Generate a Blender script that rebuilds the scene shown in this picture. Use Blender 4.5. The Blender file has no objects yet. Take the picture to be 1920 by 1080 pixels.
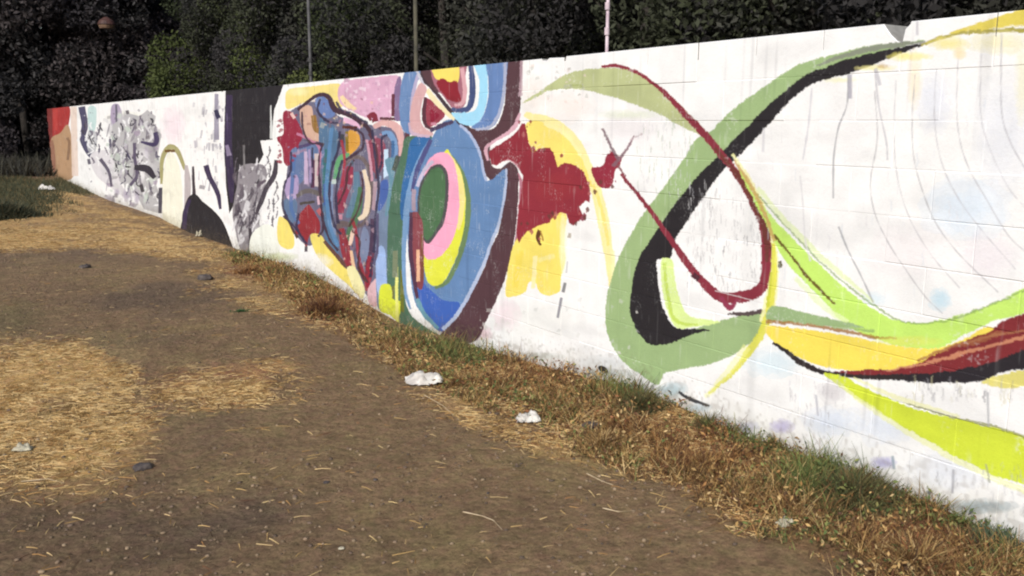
import bpy, math, random
import numpy as np
random.seed(7); rng = np.random.default_rng(11)

# ------------------------------------------------------------------ camera, sky, sun, exposure
scene = bpy.context.scene
F_PX = 1650.0; EYE = 1.65
PITCH = math.atan(311 / F_PX)
YAW = math.atan(1117 / F_PX * math.cos(PITCH))          # clockwise from +Y (the wall runs along +Y)
cam_d = bpy.data.cameras.new('camera'); cam = bpy.data.objects.new('camera', cam_d)
scene.collection.objects.link(cam); scene.camera = cam
cam.location = (0, 0, EYE)
cam.rotation_euler = (math.pi / 2 - PITCH, 0, -YAW)
cam_d.sensor_width = 36; cam_d.lens = 36 * F_PX / 1920
cam_d.clip_start = 0.05; cam_d.clip_end = 2000

SUN_EL, SUN_AZ = math.radians(37), math.radians(31)      # light travels towards +X, turned a little to +Y
travel = (math.cos(SUN_EL) * math.cos(SUN_AZ), math.cos(SUN_EL) * math.sin(SUN_AZ), -math.sin(SUN_EL))
world = bpy.data.worlds.new('World'); scene.world = world; world.use_nodes = True
nt = world.node_tree; nt.nodes.clear()
sky = nt.nodes.new('ShaderNodeTexSky'); sky.sky_type = 'NISHITA'; sky.sun_disc = False
sky.sun_elevation = SUN_EL
sky.sun_rotation = math.atan2(-travel[0], -travel[1])
sky.air_density = 1.2; sky.dust_density = 1.5
bg = nt.nodes.new('ShaderNodeBackground'); bg.inputs[1].default_value = 0.13
wo = nt.nodes.new('ShaderNodeOutputWorld')
nt.links.new(sky.outputs[0], bg.inputs[0]); nt.links.new(bg.outputs[0], wo.inputs[0])
sun_d = bpy.data.lights.new('sun', 'SUN'); sun_d.energy = 4.0; sun_d.angle = math.radians(0.5)
sun_d.color = (1.0, 0.965, 0.92)
sun = bpy.data.objects.new('sun', sun_d); scene.collection.objects.link(sun)
from mathutils import Vector
sun.rotation_euler = Vector(travel).to_track_quat('-Z', 'Y').to_euler()
scene.view_settings.view_transform = 'Standard'; scene.view_settings.look = 'None'
scene.view_settings.gamma = 1; scene.view_settings.use_curve_mapping = False
scene.view_settings.exposure = 0.03
scene.cycles.filter_width = 2.1
scene.cycles.max_bounces = 5

# ------------------------------------------------------------------ measuring: where a point of the photograph lies on the wall or the ground
C = scene.collection
sp, cp, sa, ca = math.sin(PITCH), math.cos(PITCH), math.sin(YAW), math.cos(YAW)
FW = np.array([sa * cp, ca * cp, -sp]); RT = np.array([ca, -sa, 0.0]); UP = np.array([sa * sp, ca * sp, cp])
WALL_X = 3.545
def rays(p):
    p = np.asarray(p, float).reshape(-1, 2)
    return FW + ((p[:, :1] - 960) / F_PX) * RT + ((540 - p[:, 1:]) / F_PX) * UP
def on_wall(p):
    d = rays(p); t = WALL_X / d[:, 0]
    return np.stack([d[:, 1] * t, EYE + d[:, 2] * t], 1)          # (y, z)
def on_ground(p, z=0.0):
    d = rays(p); t = (z - EYE) / d[:, 2]
    return np.stack([d[:, 0] * t, d[:, 1] * t], 1)                # (x, y)
def at_depth(px, py, y):
    d = rays((px, py))[0]; t = y / d[1]
    return Vector((d[0] * t, y, EYE + d[2] * t))

# where the soil meets the wall's foot along its length
vis = np.array([(95, 324), (200, 374), (300, 408), (345, 432), (430, 462), (480, 478), (560, 506), (620, 532), (700, 578), (750, 606), (800, 622), (840, 632), (900, 652), (1000, 682), (1100, 708), (1160, 722), (1240, 748), (1300, 774), (1400, 818), (1500, 852), (1600, 888), (1700, 925), (1800, 968), (1920, 1022)])
wv = on_wall(vis)[::-1]

# ------------------------------------------------------------------ numpy value noise
_perm = rng.random((256, 256))
def vnoise(x, y, s=1.0, seed=0):
    x = np.asarray(x) / s + seed * 17.31; y = np.asarray(y) / s + seed * 5.77
    xi = np.floor(x).astype(int); yi = np.floor(y).astype(int); fx = x - xi; fy = y - yi
    fx = fx * fx * (3 - 2 * fx); fy = fy * fy * (3 - 2 * fy)
    a = _perm[xi % 256, yi % 256]; b = _perm[(xi + 1) % 256, yi % 256]
    c = _perm[xi % 256, (yi + 1) % 256]; d = _perm[(xi + 1) % 256, (yi + 1) % 256]
    return (a * (1 - fx) + b * fx) * (1 - fy) + (c * (1 - fx) + d * fx) * fy
def fbm(x, y, s, seed=0, o=4):
    r = 0; a = 0.5
    for k in range(o): r = r + a * vnoise(x, y, s / 2 ** k, seed + k); a *= 0.5
    return r / (1 - 0.5 ** o)
def s2l(c):
    c = np.asarray(c, float) / 255
    return np.where(c <= .04045, c / 12.92, ((c + .055) / 1.055) ** 2.4)
def l2s(c):
    c = np.clip(c, 0, 1); return np.where(c <= .0031308, c * 12.92, 1.055 * c ** (1 / 2.4) - .055)
def sm(x, a, b):
    t = np.clip((x - a) / (b - a), 0, 1); return t * t * (3 - 2 * t)

# ------------------------------------------------------------------ object helpers
def tag(o, label=None, cat=None, group=None, kind=None):
    if label: o['label'] = label
    if cat: o['category'] = cat
    if group: o['group'] = group
    if kind: o['kind'] = kind
    return o
def empty(name, loc=(0, 0, 0), rz=0.0):
    o = bpy.data.objects.new(name, None); C.objects.link(o); o.location = loc; o.rotation_euler[2] = rz
    o.empty_display_size = 0.1; return o
def mesh_from(name, verts, faces, mat=None, col=None, smooth=False):
    me = bpy.data.meshes.new(name)
    if isinstance(faces, np.ndarray):
        verts = np.asarray(verts, np.float32); n = faces.shape[1]
        me.vertices.add(len(verts)); me.vertices.foreach_set('co', verts.ravel())
        me.loops.add(faces.size); me.loops.foreach_set('vertex_index', faces.astype(np.int32).ravel())
        me.polygons.add(len(faces)); me.polygons.foreach_set('loop_start', (np.arange(len(faces)) * n).astype(np.int32))
        me.update(calc_edges=True)
    else:
        me.from_pydata([tuple(v) for v in verts], [], [tuple(f) for f in faces]); me.update()
    if smooth: me.polygons.foreach_set('use_smooth', np.ones(len(me.polygons), bool))
    if col is not None:
        a = me.color_attributes.new('tint', 'FLOAT_COLOR', 'POINT')
        c4 = np.ones((len(me.vertices), 4), np.float32); c4[:, :3] = col
        a.data.foreach_set('color', c4.ravel())
    if mat: me.materials.append(mat)
    return me
def link(name, me, parent=None):
    o = bpy.data.objects.new(name, me); C.objects.link(o); o.parent = parent; return o

def new_mat(name, rough=0.9, spec=0.25):
    m = bpy.data.materials.new(name); m.use_nodes = True
    b = m.node_tree.nodes['Principled BSDF']; b.inputs['Roughness'].default_value = rough
    b.inputs['Specular IOR Level'].default_value = spec
    return m, m.node_tree, b
def N(t, kind, **kw):
    n = t.nodes.new(kind)
    for k, v in kw.items():
        if k in n.inputs.keys() if isinstance(k, str) else False: n.inputs[k].default_value = v
        else: setattr(n, k, v)
    return n
def noise_color_mat(name, c1, c2, scale=8, rough=0.9, bump=0.0, spec=0.25):
    m, t, b = new_mat(name, rough, spec)
    tc = t.nodes.new('ShaderNodeTexCoord'); n = t.nodes.new('ShaderNodeTexNoise'); n.inputs['Scale'].default_value = scale
    n.inputs['Detail'].default_value = 6
    t.links.new(tc.outputs['Object'], n.inputs['Vector'])
    r = t.nodes.new('ShaderNodeValToRGB'); r.color_ramp.elements[0].color = (*c1, 1); r.color_ramp.elements[1].color = (*c2, 1)
    r.color_ramp.elements[0].position = .35; r.color_ramp.elements[1].position = .65
    t.links.new(n.outputs['Fac'], r.inputs[0]); t.links.new(r.outputs[0], b.inputs['Base Color'])
    if bump:
        bm = t.nodes.new('ShaderNodeBump'); bm.inputs['Strength'].default_value = bump; bm.inputs['Distance'].default_value = .01
        t.links.new(n.outputs['Fac'], bm.inputs['Height']); t.links.new(bm.outputs[0], b.inputs['Normal'])
    return m
def tint_mat(name, rough=0.85, vary=0.0, spec=0.15, thin=0.0):
    m, t, b = new_mat(name, rough, spec)
    a = t.nodes.new('ShaderNodeAttribute'); a.attribute_name = 'tint'
    src = a.outputs['Color']
    if vary:
        oi = t.nodes.new('ShaderNodeObjectInfo'); mr = t.nodes.new('ShaderNodeMapRange')
        mr.inputs[3].default_value = 1 - vary; mr.inputs[4].default_value = 1 + vary
        t.links.new(oi.outputs['Random'], mr.inputs[0])
        mx = t.nodes.new('ShaderNodeVectorMath'); mx.operation = 'SCALE'
        t.links.new(src, mx.inputs[0]); t.links.new(mr.outputs[0], mx.inputs['Scale']); src = mx.outputs[0]
    t.links.new(src, b.inputs['Base Color'])
    if thin:
        tr = t.nodes.new('ShaderNodeBsdfTranslucent'); t.links.new(src, tr.inputs[0])
        mi = t.nodes.new('ShaderNodeMixShader'); mi.inputs[0].default_value = thin
        out = t.nodes['Material Output']
        t.links.new(b.outputs[0], mi.inputs[1]); t.links.new(tr.outputs[0], mi.inputs[2]); t.links.new(mi.outputs[0], out.inputs[0])
    return m

# ------------------------------------------------------------------ the painting on the wall, rasterised into one map over the wall's face
Y0, Y1, Z0, Z1 = -2.3, 32.7, -0.5, 2.1
RU, RV = 190, 260                                        # texels per metre along and up
TW, TH = int((Y1 - Y0) * RU), int((Z1 - Z0) * RV)
ALB = 0.79
yy, zz = np.meshgrid(Y0 + (np.arange(TW) + .5) / RU, Z0 + (np.arange(TH) + .5) / RV)
WHITE = s2l((248, 247, 246)) * ALB * 1.02
paint = np.ones((TH, TW, 3)) * WHITE
def spline(pts, closed, n=7):
    p = np.asarray(pts, float)
    if len(p) < 3: return p
    q = np.vstack([p[-1:], p, p[:2]]) if closed else np.vstack([2 * p[0] - p[1], p, 2 * p[-1] - p[-2]])
    out = []; m = len(q) - 3
    for i in range(m):
        a, b, c, d = q[i:i + 4]
        t = np.linspace(0, 1, n, endpoint=False)[:, None]
        out.append(.5 * ((2 * b) + (c - a) * t + (2 * a - 5 * b + 4 * c - d) * t ** 2 + (3 * b - a - 3 * c + d) * t ** 3))
    if not closed: out.append(q[-2:-1])
    return np.vstack(out)
def cover(poly):
    """anti-aliased coverage of a polygon given in (y, z); returns slice and mask"""
    u = (poly[:, 0] - Y0) * RU; v = (poly[:, 1] - Z0) * RV
    u0, u1 = int(max(0, math.floor(u.min()) - 1)), int(min(TW, math.ceil(u.max()) + 2))
    v0, v1 = int(max(0, math.floor(v.min()) - 1)), int(min(TH, math.ceil(v.max()) + 2))
    if u1 <= u0 or v1 <= v0: return None
    SS = 3; W = u1 - u0; cov = np.zeros((v1 - v0, W))
    ua, va = u, v; ub, vb = np.roll(u, -1), np.roll(v, -1)
    for r in range((v1 - v0) * SS):
        y = v0 + (r + .5) / SS
        k = ((va <= y) & (vb > y)) | ((vb <= y) & (va > y))
        if not k.any(): continue
        xs = np.sort(ua[k] + (y - va[k]) / (vb[k] - va[k]) * (ub[k] - ua[k])) - u0
        row = cov[r // SS]
        for a, b in zip(xs[::2], xs[1::2]):
            a = min(max(a, 0), W - 1e-6); b = min(max(b, 0), W - 1e-6)
            ia, ib = int(a), int(b)
            if ia == ib: row[ia] += (b - a) / SS
            else:
                row[ia] += (ia + 1 - a) / SS; row[ib] += (b - ib) / SS
                if ib > ia + 1: row[ia + 1:ib] += 1 / SS
    return slice(v0, v1), slice(u0, u1), np.clip(cov, 0, 1)
def blend(sel, c, alpha):
    sv, su, cov = sel
    A = (cov * alpha)[..., None]; paint[sv, su] = paint[sv, su] * (1 - A) + (s2l(c) * ALB) * A
def P(pts, c, alpha=1.0, smooth=True, rag=0.0):
    q = spline(pts, True) if smooth else np.asarray(pts, float)
    if rag: q = q + rng.normal(0, rag, q.shape)
    s = cover(on_wall(q))
    if s: blend(s, c, alpha)
def L(pts, w, c, alpha=1.0, rag=0.0, n=7):
    """a stroke; w is one width or a list of widths in photo pixels"""
    p = np.asarray(pts, float); ws = np.full(len(p), float(w)) if np.isscalar(w) else np.asarray(w, float)
    q = spline(np.column_stack([p, ws]), False, n)
    xy, hw = q[:, :2], np.maximum(q[:, 2], .6) / 2
    d = np.gradient(xy, axis=0); d /= np.maximum(np.linalg.norm(d, axis=1), 1e-6)[:, None]
    nn = np.stack([-d[:, 1], d[:, 0]], 1)
    if rag: hw = hw + rng.normal(0, rag, len(hw))
    poly = np.vstack([xy + nn * hw[:, None], (xy - nn * hw[:, None])[::-1]])
    s = cover(on_wall(poly))
    if s: blend(s, c, alpha)
def soft(px, py, rx, ry, c, alpha):
    """a faint sprayed patch with soft edges"""
    for k in (1.0, .8, .6, .4):
        t = np.linspace(0, 2 * math.pi, 22, endpoint=False)
        q = np.stack([px + rx * k * np.cos(t), py + ry * k * np.sin(t)], 1) + rng.normal(0, min(rx, ry) * .09, (22, 2))
        P(q, c, alpha / 3.2)
def specks(x0, y0, x1, y1, n, cols, smin=2, smax=7, alpha=.8, tall=1.0):
    for _ in range(n):
        x, y = rng.uniform(x0, x1), rng.uniform(y0, y1); s = rng.uniform(smin, smax)
        t = np.arange(4) * math.pi / 2 + rng.uniform(.3, 1.2) + rng.normal(0, .3, 4); rr = rng.uniform(.6, 1.3, 4)
        if tall > 2: t = np.array([1.2, 1.9, 4.3, 5.1])
        P(np.stack([x + s * .5 * rr * np.cos(t), y + s * .5 * tall * rr * np.sin(t)], 1), cols[rng.integers(len(cols))], alpha * rng.uniform(.5, 1), smooth=False)

K = (44, 40, 44); MAR = (90, 62, 68); RED = (150, 48, 60); BLUE = (106, 140, 186); WH = (250, 248, 243)
SAGE = (162, 187, 132); LIME = (203, 240, 117)
# soft tones of the white ground coat
for a in [(1810, 390, 90, 60, (215, 232, 250), .7), (1765, 562, 22, 22, (195, 228, 245), .9), (1450, 680, 60, 30, (210, 230, 240), .8),
          (1640, 560, 25, 14, (215, 235, 245), .7), (1750, 190, 40, 60, (222, 226, 240), .6), (1850, 480, 60, 50, (238, 228, 235), .6),
          (1560, 790, 60, 30, (215, 226, 245), .7), (1660, 800, 60, 35, (222, 232, 250), .6), (1790, 880, 90, 40, (228, 232, 242), .7),
          (1000, 180, 25, 40, (238, 225, 215), .6), (1060, 200, 60, 30, (252, 236, 228), .6), (1180, 240, 60, 40, (245, 235, 240), .4),
          (950, 590, 30, 30, (250, 222, 232), .8), (905, 625, 20, 14, (232, 196, 206), .9), (1130, 680, 60, 16, (215, 218, 220), .8),
          (325, 235, 24, 40, (243, 222, 232), .8), (235, 220, 40, 12, (238, 238, 215), .6), (1010, 600, 90, 40, (238, 238, 232), .5),
          (1580, 230, 90, 70, (240, 238, 238), .5), (1880, 250, 60, 120, (225, 228, 238), .6), (1700, 470, 90, 60, (242, 234, 236), .5)]:
    soft(*a[:4], a[4], a[5])
# --- far left: red and tan panel, silver and violet lettering
P([(84, 200), (128, 198), (129, 232), (118, 262), (112, 300), (86, 300)], (172, 56, 54))
L([(92, 198), (93, 300)], 12, (112, 52, 50), .8); L([(104, 205), (104, 245)], 8, (196, 70, 64), .7)  # dark stripe: shade at the wall's far end painted into the red
P([(96, 260), (112, 250), (130, 238), (138, 330), (98, 330), (95, 290)], (186, 150, 116))
P([(84, 290), (98, 262), (104, 300), (100, 335), (84, 330)], (150, 100, 84), .8)
L([(138, 200), (141, 330)], 12, (236, 214, 200), .9)
L([(126, 258), (130, 270), (127, 300)], 5, (120, 90, 70), .7)
L([(153, 200), (159, 235), (155, 258), (166, 285), (178, 300)], [13, 12, 12, 11, 5], (84, 80, 108))
P([(165, 203), (180, 203), (179, 240), (168, 250)], (200, 224, 222)); P([(166, 245), (182, 252), (178, 285), (164, 280)], (185, 186, 192), .8)
P([(210, 198), (224, 198), (232, 235), (228, 262), (212, 250), (207, 225)], (168, 152, 182), .9)
L([(218, 196), (219, 240)], 4, (95, 92, 105), .9)
P([(222, 226), (240, 212), (262, 218), (276, 206), (292, 218), (288, 240), (303, 252), (296, 290), (302, 318), (292, 345), (302, 372), (298, 400), (270, 392), (256, 366), (238, 372), (232, 345), (212, 336), (216, 310), (198, 292), (210, 262), (202, 240)], (190, 188, 190), smooth=False)
P([(170, 290), (205, 285), (225, 340), (240, 372), (205, 350), (178, 325)], (226, 222, 226))
for _ in range(26):
    q_ = (rng.uniform(200, 300), rng.uniform(215, 375)); soft(q_[0], q_[1], rng.uniform(5, 14), rng.uniform(8, 20), [(238, 236, 238), (160, 156, 162), (206, 204, 208), (172, 160, 182), (214, 222, 212)][rng.integers(5)], .9)
for _ in range(150):
    a_, b_ = rng.uniform(150, 304), rng.uniform(212, 385)
    if b_ > 300 + (a_ - 150) * .62 - 8 or (a_ < 190 and b_ > 330): continue
    L([(a_, b_), (a_ + rng.uniform(-4, 6), b_ + rng.uniform(4, 10)), (a_ + rng.uniform(-8, 8), b_ + rng.uniform(8, 20))], [1.5, rng.uniform(2, 4.5), 1.5], [(70, 64, 76), (52, 48, 58), (246, 246, 248), (110, 102, 118), (248, 248, 248), (66, 58, 88)][rng.integers(6)], .95, rag=.5)
for _ in range(40):
    a_, b_ = rng.uniform(356, 418), rng.uniform(185, 360); L([(a_, b_), (a_ + rng.uniform(-3, 3), b_ + rng.uniform(8, 18))], rng.uniform(2, 4), [(176, 170, 184), (206, 204, 210), (120, 112, 136), (150, 146, 160)][rng.integers(4)], .6, rag=.5)
for _ in range(34):
    a_, b_ = rng.uniform(205, 300), rng.uniform(215, 375); L([(a_, b_), (a_ + rng.uniform(-5, 5), b_ + rng.uniform(6, 14)), (a_ + rng.uniform(-8, 8), b_ + rng.uniform(14, 28))], [2, rng.uniform(3, 6), 1.5], [(140, 134, 144), (112, 104, 120), (230, 228, 232), (182, 176, 188)][rng.integers(4)], .75)
specks(196, 212, 303, 385, 60, [(150, 146, 150), (120, 112, 120), (215, 213, 214), (165, 150, 170), (205, 215, 205)], 4, 15, .85)
specks(155, 205, 300, 385, 60, [(235, 232, 234), (110, 104, 118), (80, 72, 88)], 2, 7, .85)
L([(291, 248), (294, 262), (288, 271), (264, 266)], [8, 10, 8, 4], (74, 64, 98)); L([(252, 268), (253, 300), (257, 328), (244, 348)], 6, (96, 86, 108))
L([(252, 314), (276, 317), (290, 334)], [9, 14, 8], (58, 52, 62)); L([(301, 352), (300, 400)], 7, (80, 76, 88)); L([(188, 298), (204, 322), (209, 350)], [7, 6, 4], (98, 90, 108))
L([(166, 298), (168, 308)], 6, (105, 100, 115)); L([(264, 346), (268, 360)], 7, (75, 70, 75)); L([(238, 207), (240, 214)], 6, (110, 105, 110))
L([(303, 345), (304, 300), (317, 276), (333, 284), (347, 318)], [5, 8, 10, 9, 6], (172, 166, 116)); L([(309, 283), (328, 283)], 5, (112, 80, 38))
P([(306, 425), (305, 340), (313, 292), (324, 287), (336, 312), (342, 360), (342, 440), (320, 430)], (246, 244, 226))
L([(349, 310), (352, 345), (350, 400)], [6, 12, 10], (192, 182, 184)); L([(362, 312), (364, 370)], [4, 7], (72, 62, 68))
specks(355, 210, 405, 300, 14, [(215, 212, 216), (196, 194, 200)], 4, 9, .6)
L([(406, 176), (406, 262)], [7, 10], (160, 155, 172)); L([(404, 206), (410, 222)], [7, 9], (58, 54, 84)); specks(400, 180, 419, 300, 14, [(120, 112, 140), (220, 218, 226), (190, 186, 196)], 4, 9, .8)
P([(342, 470), (343, 405), (352, 372), (366, 364), (380, 378), (402, 396), (420, 420), (436, 462), (440, 480)], K); L([(346, 430), (347, 400), (356, 374)], [8, 9, 5], (62, 50, 80))
L([(386, 310), (394, 334), (408, 362), (413, 392)], [11, 9, 9, 5], (66, 54, 84)); L([(374, 350), (384, 352)], 7, (170, 165, 170))
P([(423, 165), (535, 148), (524, 180), (515, 205), (511, 235), (511, 262), (488, 264), (494, 290), (486, 306), (462, 309), (452, 325), (446, 350), (438, 385), (430, 400), (424, 350), (420, 270)], K, smooth=False)
L([(430, 178), (428, 270), (433, 345), (434, 380)], [12, 14, 12, 5], (62, 50, 78)); L([(425, 272), (430, 292)], [6, 9], (150, 135, 165))
P([(452, 312), (488, 308), (500, 320), (497, 350), (488, 385), (478, 430), (474, 470), (452, 470), (440, 425), (436, 395), (444, 350)], (148, 142, 148))
L([(457, 272), (458, 318)], 4, (120, 116, 118), .9)
for _ in range(26):
    a_, b_ = rng.uniform(442, 496), rng.uniform(318, 440); L([(a_, b_), (a_ + rng.uniform(-5, 5), b_ + rng.uniform(6, 14)), (a_ - rng.uniform(0, 12), b_ + rng.uniform(14, 34))], [2, rng.uniform(4, 9), 2], [(98, 88, 98), (222, 220, 224), (172, 168, 172), (84, 76, 86), (205, 202, 205)][rng.integers(5)], .85)
specks(440, 312, 505, 465, 40, [(205, 205, 205), (112, 102, 112), (90, 82, 92), (165, 160, 165), (236, 234, 236)], 4, 12, .85)
for _ in range(46):
    a_, b_ = rng.uniform(440, 520), rng.uniform(262, 420); L([(a_, b_), (a_ + rng.uniform(-4, 4), b_ + rng.uniform(6, 12)), (a_ - rng.uniform(0, 8), b_ + rng.uniform(12, 28))], [1.5, rng.uniform(2, 4), 1.5], [(60, 54, 62), (236, 234, 238), (110, 102, 112), (70, 62, 74)][rng.integers(4)], .85, rag=.5)
for a_ in (426, 512, 518, 508, 524): L([(a_, 190 + rng.uniform(-10, 40)), (a_ + rng.uniform(-3, 3), 250 + rng.uniform(0, 40))], [2, 3.5], (240, 242, 240) if a_ > 500 else (96, 80, 120), .8, rag=.8)
L([(518, 300), (514, 328), (500, 352), (490, 378), (480, 402)], [7, 10, 9, 9, 5], (72, 64, 74)); L([(469, 428), (470, 480)], [6, 8], (68, 60, 68)); L([(482, 350), (498, 338)], 5, (100, 88, 100))
P([(472, 440), (500, 420), (520, 440), (520, 490), (472, 480)], (246, 248, 238)); soft(520, 482, 40, 9, (205, 215, 160), .8)
# --- middle left: the tangle of letters
P([(541, 168), (585, 162), (640, 158), (650, 190), (625, 205), (600, 180), (570, 192), (540, 205), (535, 190)], (246, 226, 142)); soft(560, 172, 20, 9, (250, 244, 190), .8)
P([(640, 156), (690, 146), (745, 142), (752, 160), (744, 180), (738, 215), (712, 228), (690, 222), (660, 208), (636, 190)], (226, 178, 205)); specks(640, 148, 738, 215, 60, [(248, 226, 238), (205, 160, 190), (238, 200, 222), (190, 150, 175)], 4, 12, .8)
P([(540, 215), (600, 190), (640, 220), (700, 235), (760, 250), (765, 330), (730, 345), (715, 480), (716, 540), (700, 565), (665, 525), (610, 455), (575, 460), (540, 420), (532, 380), (540, 300)], (112, 108, 132))
P([(531, 212), (545, 210), (560, 232), (568, 254), (558, 275), (545, 308), (533, 306), (529, 278), (519, 259), (531, 250)], (150, 44, 66)); L([(546, 212), (552, 222)], 6, (238, 196, 190))
P([(563, 204), (584, 200), (590, 238), (604, 262), (580, 268), (566, 240)], (216, 178, 158)); L([(588, 216), (592, 240), (602, 250)], [9, 11, 6], (150, 112, 58))
P([(590, 188), (604, 180), (618, 192), (628, 214), (612, 222), (596, 206)], (108, 130, 182)); L([(558, 206), (578, 190), (598, 178), (616, 182), (628, 205), (650, 214), (672, 226), (690, 240), (700, 262)], [5, 6, 7, 9, 11, 8, 9, 8, 5], (74, 52, 64))
L([(640, 180), (652, 196), (668, 205)], [8, 10, 5], (250, 222, 175)); L([(644, 224), (664, 231), (676, 240)], [10, 9, 4], (240, 192, 220)); L([(642, 238), (670, 240)], 6, (92, 48, 40))
P([(600, 222), (612, 232), (626, 236), (637, 258), (632, 288), (620, 320), (616, 372), (622, 420), (634, 450), (632, 480), (612, 455), (604, 400), (604, 330), (598, 280)], (88, 118, 150)); L([(606, 230), (603, 240)], 8, (150, 160, 165))
L([(612, 280), (612, 320), (608, 370)], [10, 14, 8], (62, 112, 118)); L([(622, 340), (620, 390), (626, 440)], [8, 8, 10], (132, 150, 186), .9); L([(610, 345), (611, 385)], 8, (72, 96, 160))
P([(546, 282), (578, 270), (606, 276), (604, 300), (576, 296), (570, 335), (556, 345), (546, 320)], (104, 124, 165)); L([(556, 278), (590, 268), (606, 274)], 6, (84, 72, 110)); L([(547, 290), (575, 280)], 5, (150, 130, 160))
L([(573, 284), (574, 345)], [6, 8], (202, 178, 208)); L([(594, 288), (594, 350)], 8, (214, 196, 196)); L([(586, 300), (586, 352)], 7, (94, 50, 76)); L([(580, 280), (582, 345)], 5, (166, 150, 190))
P([(534, 340), (556, 328), (560, 352), (552, 378), (538, 372)], (178, 158, 198)); P([(532, 376), (552, 372), (558, 390), (548, 420), (534, 400)], (102, 124, 156)); L([(540, 368), (548, 376)], 8, (225, 196, 222))
L([(556, 368), (575, 358), (598, 364), (605, 380)], [7, 9, 9, 6], (108, 100, 100)); L([(598, 368), (600, 384)], 8, (222, 186, 202)); L([(562, 382), (590, 378)], 5, (80, 72, 68))
P([(572, 390), (580, 384), (590, 398), (600, 418), (598, 438), (584, 438), (578, 450), (575, 468), (570, 455), (566, 442), (554, 436), (558, 408)], (152, 50, 58)); L([(596, 392), (604, 404)], 8, (190, 105, 110)); L([(532, 404), (545, 425), (558, 446)], 5, (84, 62, 62))
P([(522, 408), (536, 412), (546, 430), (552, 448), (548, 466), (530, 464), (520, 446)], (245, 226, 122)); P([(582, 442), (600, 440), (612, 455), (640, 486), (664, 515), (676, 540), (674, 555), (650, 532), (622, 508), (596, 482)], (245, 226, 118)); soft(600, 490, 24, 14, WH, .8)
L([(608, 452), (630, 478), (650, 500), (672, 512)], [6, 7, 8, 6], (104, 72, 66)); L([(574, 462), (574, 472)], 6, (90, 80, 88))
P([(656, 244), (672, 250), (675, 270), (664, 284), (652, 292), (650, 264)], (226, 166, 72)); L([(650, 246), (651, 284)], 6, (146, 120, 40)); L([(642, 252), (640, 276)], 8, (72, 72, 78)); L([(655, 288), (638, 300), (630, 336)], [5, 13, 12], (104, 168, 118)); L([(628, 336), (628, 345)], 12, (190, 205, 200))
L([(644, 312), (660, 296), (680, 298), (692, 320), (697, 360), (690, 400), (674, 424), (640, 420), (634, 440)], [6, 8, 8, 8, 8, 7, 7, 12, 8], (112, 98, 100))
L([(656, 312), (652, 340), (641, 370), (639, 400)], [12, 18, 19, 10], (150, 58, 82)); L([(668, 322), (668, 360), (657, 396), (650, 408)], [10, 13, 13, 6], (98, 128, 152)); L([(676, 350), (672, 388), (658, 430), (652, 452)], [8, 14, 14, 8], (82, 120, 90))
L([(682, 318), (690, 356), (686, 398), (672, 412)], [7, 10, 11, 7], (236, 216, 190)); L([(705, 340), (703, 395)], [10, 11], (176, 150, 162)); L([(657, 330), (661, 332)], 6, (220, 150, 150)); L([(638, 402), (638, 412)], 8, (205, 140, 160))
L([(700, 410), (698, 455), (684, 500)], [10, 11, 8], (82, 62, 86)); L([(640, 428), (648, 468), (655, 498)], [10, 18, 12], (150, 54, 66)); L([(662, 432), (656, 460)], 7, (238, 205, 186)); P([(682, 425), (692, 440), (690, 480), (678, 500), (668, 490), (674, 455)], (128, 138, 168))
L([(658, 470), (664, 506)], [5, 7], (240, 196, 160)); L([(694, 480), (692, 510), (686, 545)], [9, 14, 8], (150, 44, 60)); L([(672, 500), (686, 528)], 7, (98, 54, 40)); P([(690, 540), (712, 520), (716, 560), (704, 575), (692, 568)], (226, 186, 192)); P([(650, 505), (664, 500), (680, 530), (684, 548), (678, 560), (662, 540)], (246, 238, 180))
P([(690, 268), (706, 258), (722, 270), (722, 300), (712, 325), (700, 322), (696, 300)], (146, 74, 94)); L([(692, 250), (702, 268), (707, 300), (706, 335)], 6, (92, 56, 66)); specks(690, 232, 722, 300, 14, [(216, 160, 176), (96, 60, 72), (180, 130, 140)], 4, 8, .9)
L([(700, 238), (722, 230), (744, 240), (752, 262), (750, 292)], [8, 12, 15, 12, 6], (224, 178, 176)); L([(716, 250), (732, 252), (741, 275), (739, 312)], [7, 11, 10, 8], (124, 158, 202)); L([(724, 280), (724, 338)], [8, 9], (205, 228, 250)); L([(737, 264), (736, 310)], 6, (70, 110, 158))
L([(690, 222), (700, 216), (704, 228)], 12, (134, 48, 66)); L([(712, 222), (756, 226), (764, 248), (760, 276), (752, 300)], [5, 6, 9, 9, 6], (100, 60, 68))
DK = [(70, 50, 66), (82, 52, 58), (60, 54, 80)]
for pts, w, c in [([(552, 290), (548, 340), (546, 390), (560, 420)], 7, (86, 116, 168)), ([(622, 240), (616, 300), (612, 360), (618, 420), (634, 462)], 7, (96, 140, 186)), ([(712, 330), (706, 400), (706, 470)], 6, (150, 166, 200)), ([(640, 262), (646, 300), (640, 350)], 5, (170, 56, 72)),
                  ([(556, 250), (580, 262), (600, 280), (596, 330)], 5, (196, 130, 160)), ([(688, 262), (694, 300), (698, 340)], 5, (214, 160, 178)), ([(660, 410), (668, 440), (672, 480), (684, 520)], 6, (160, 50, 64))]: L(pts, w, c, .9)
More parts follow.
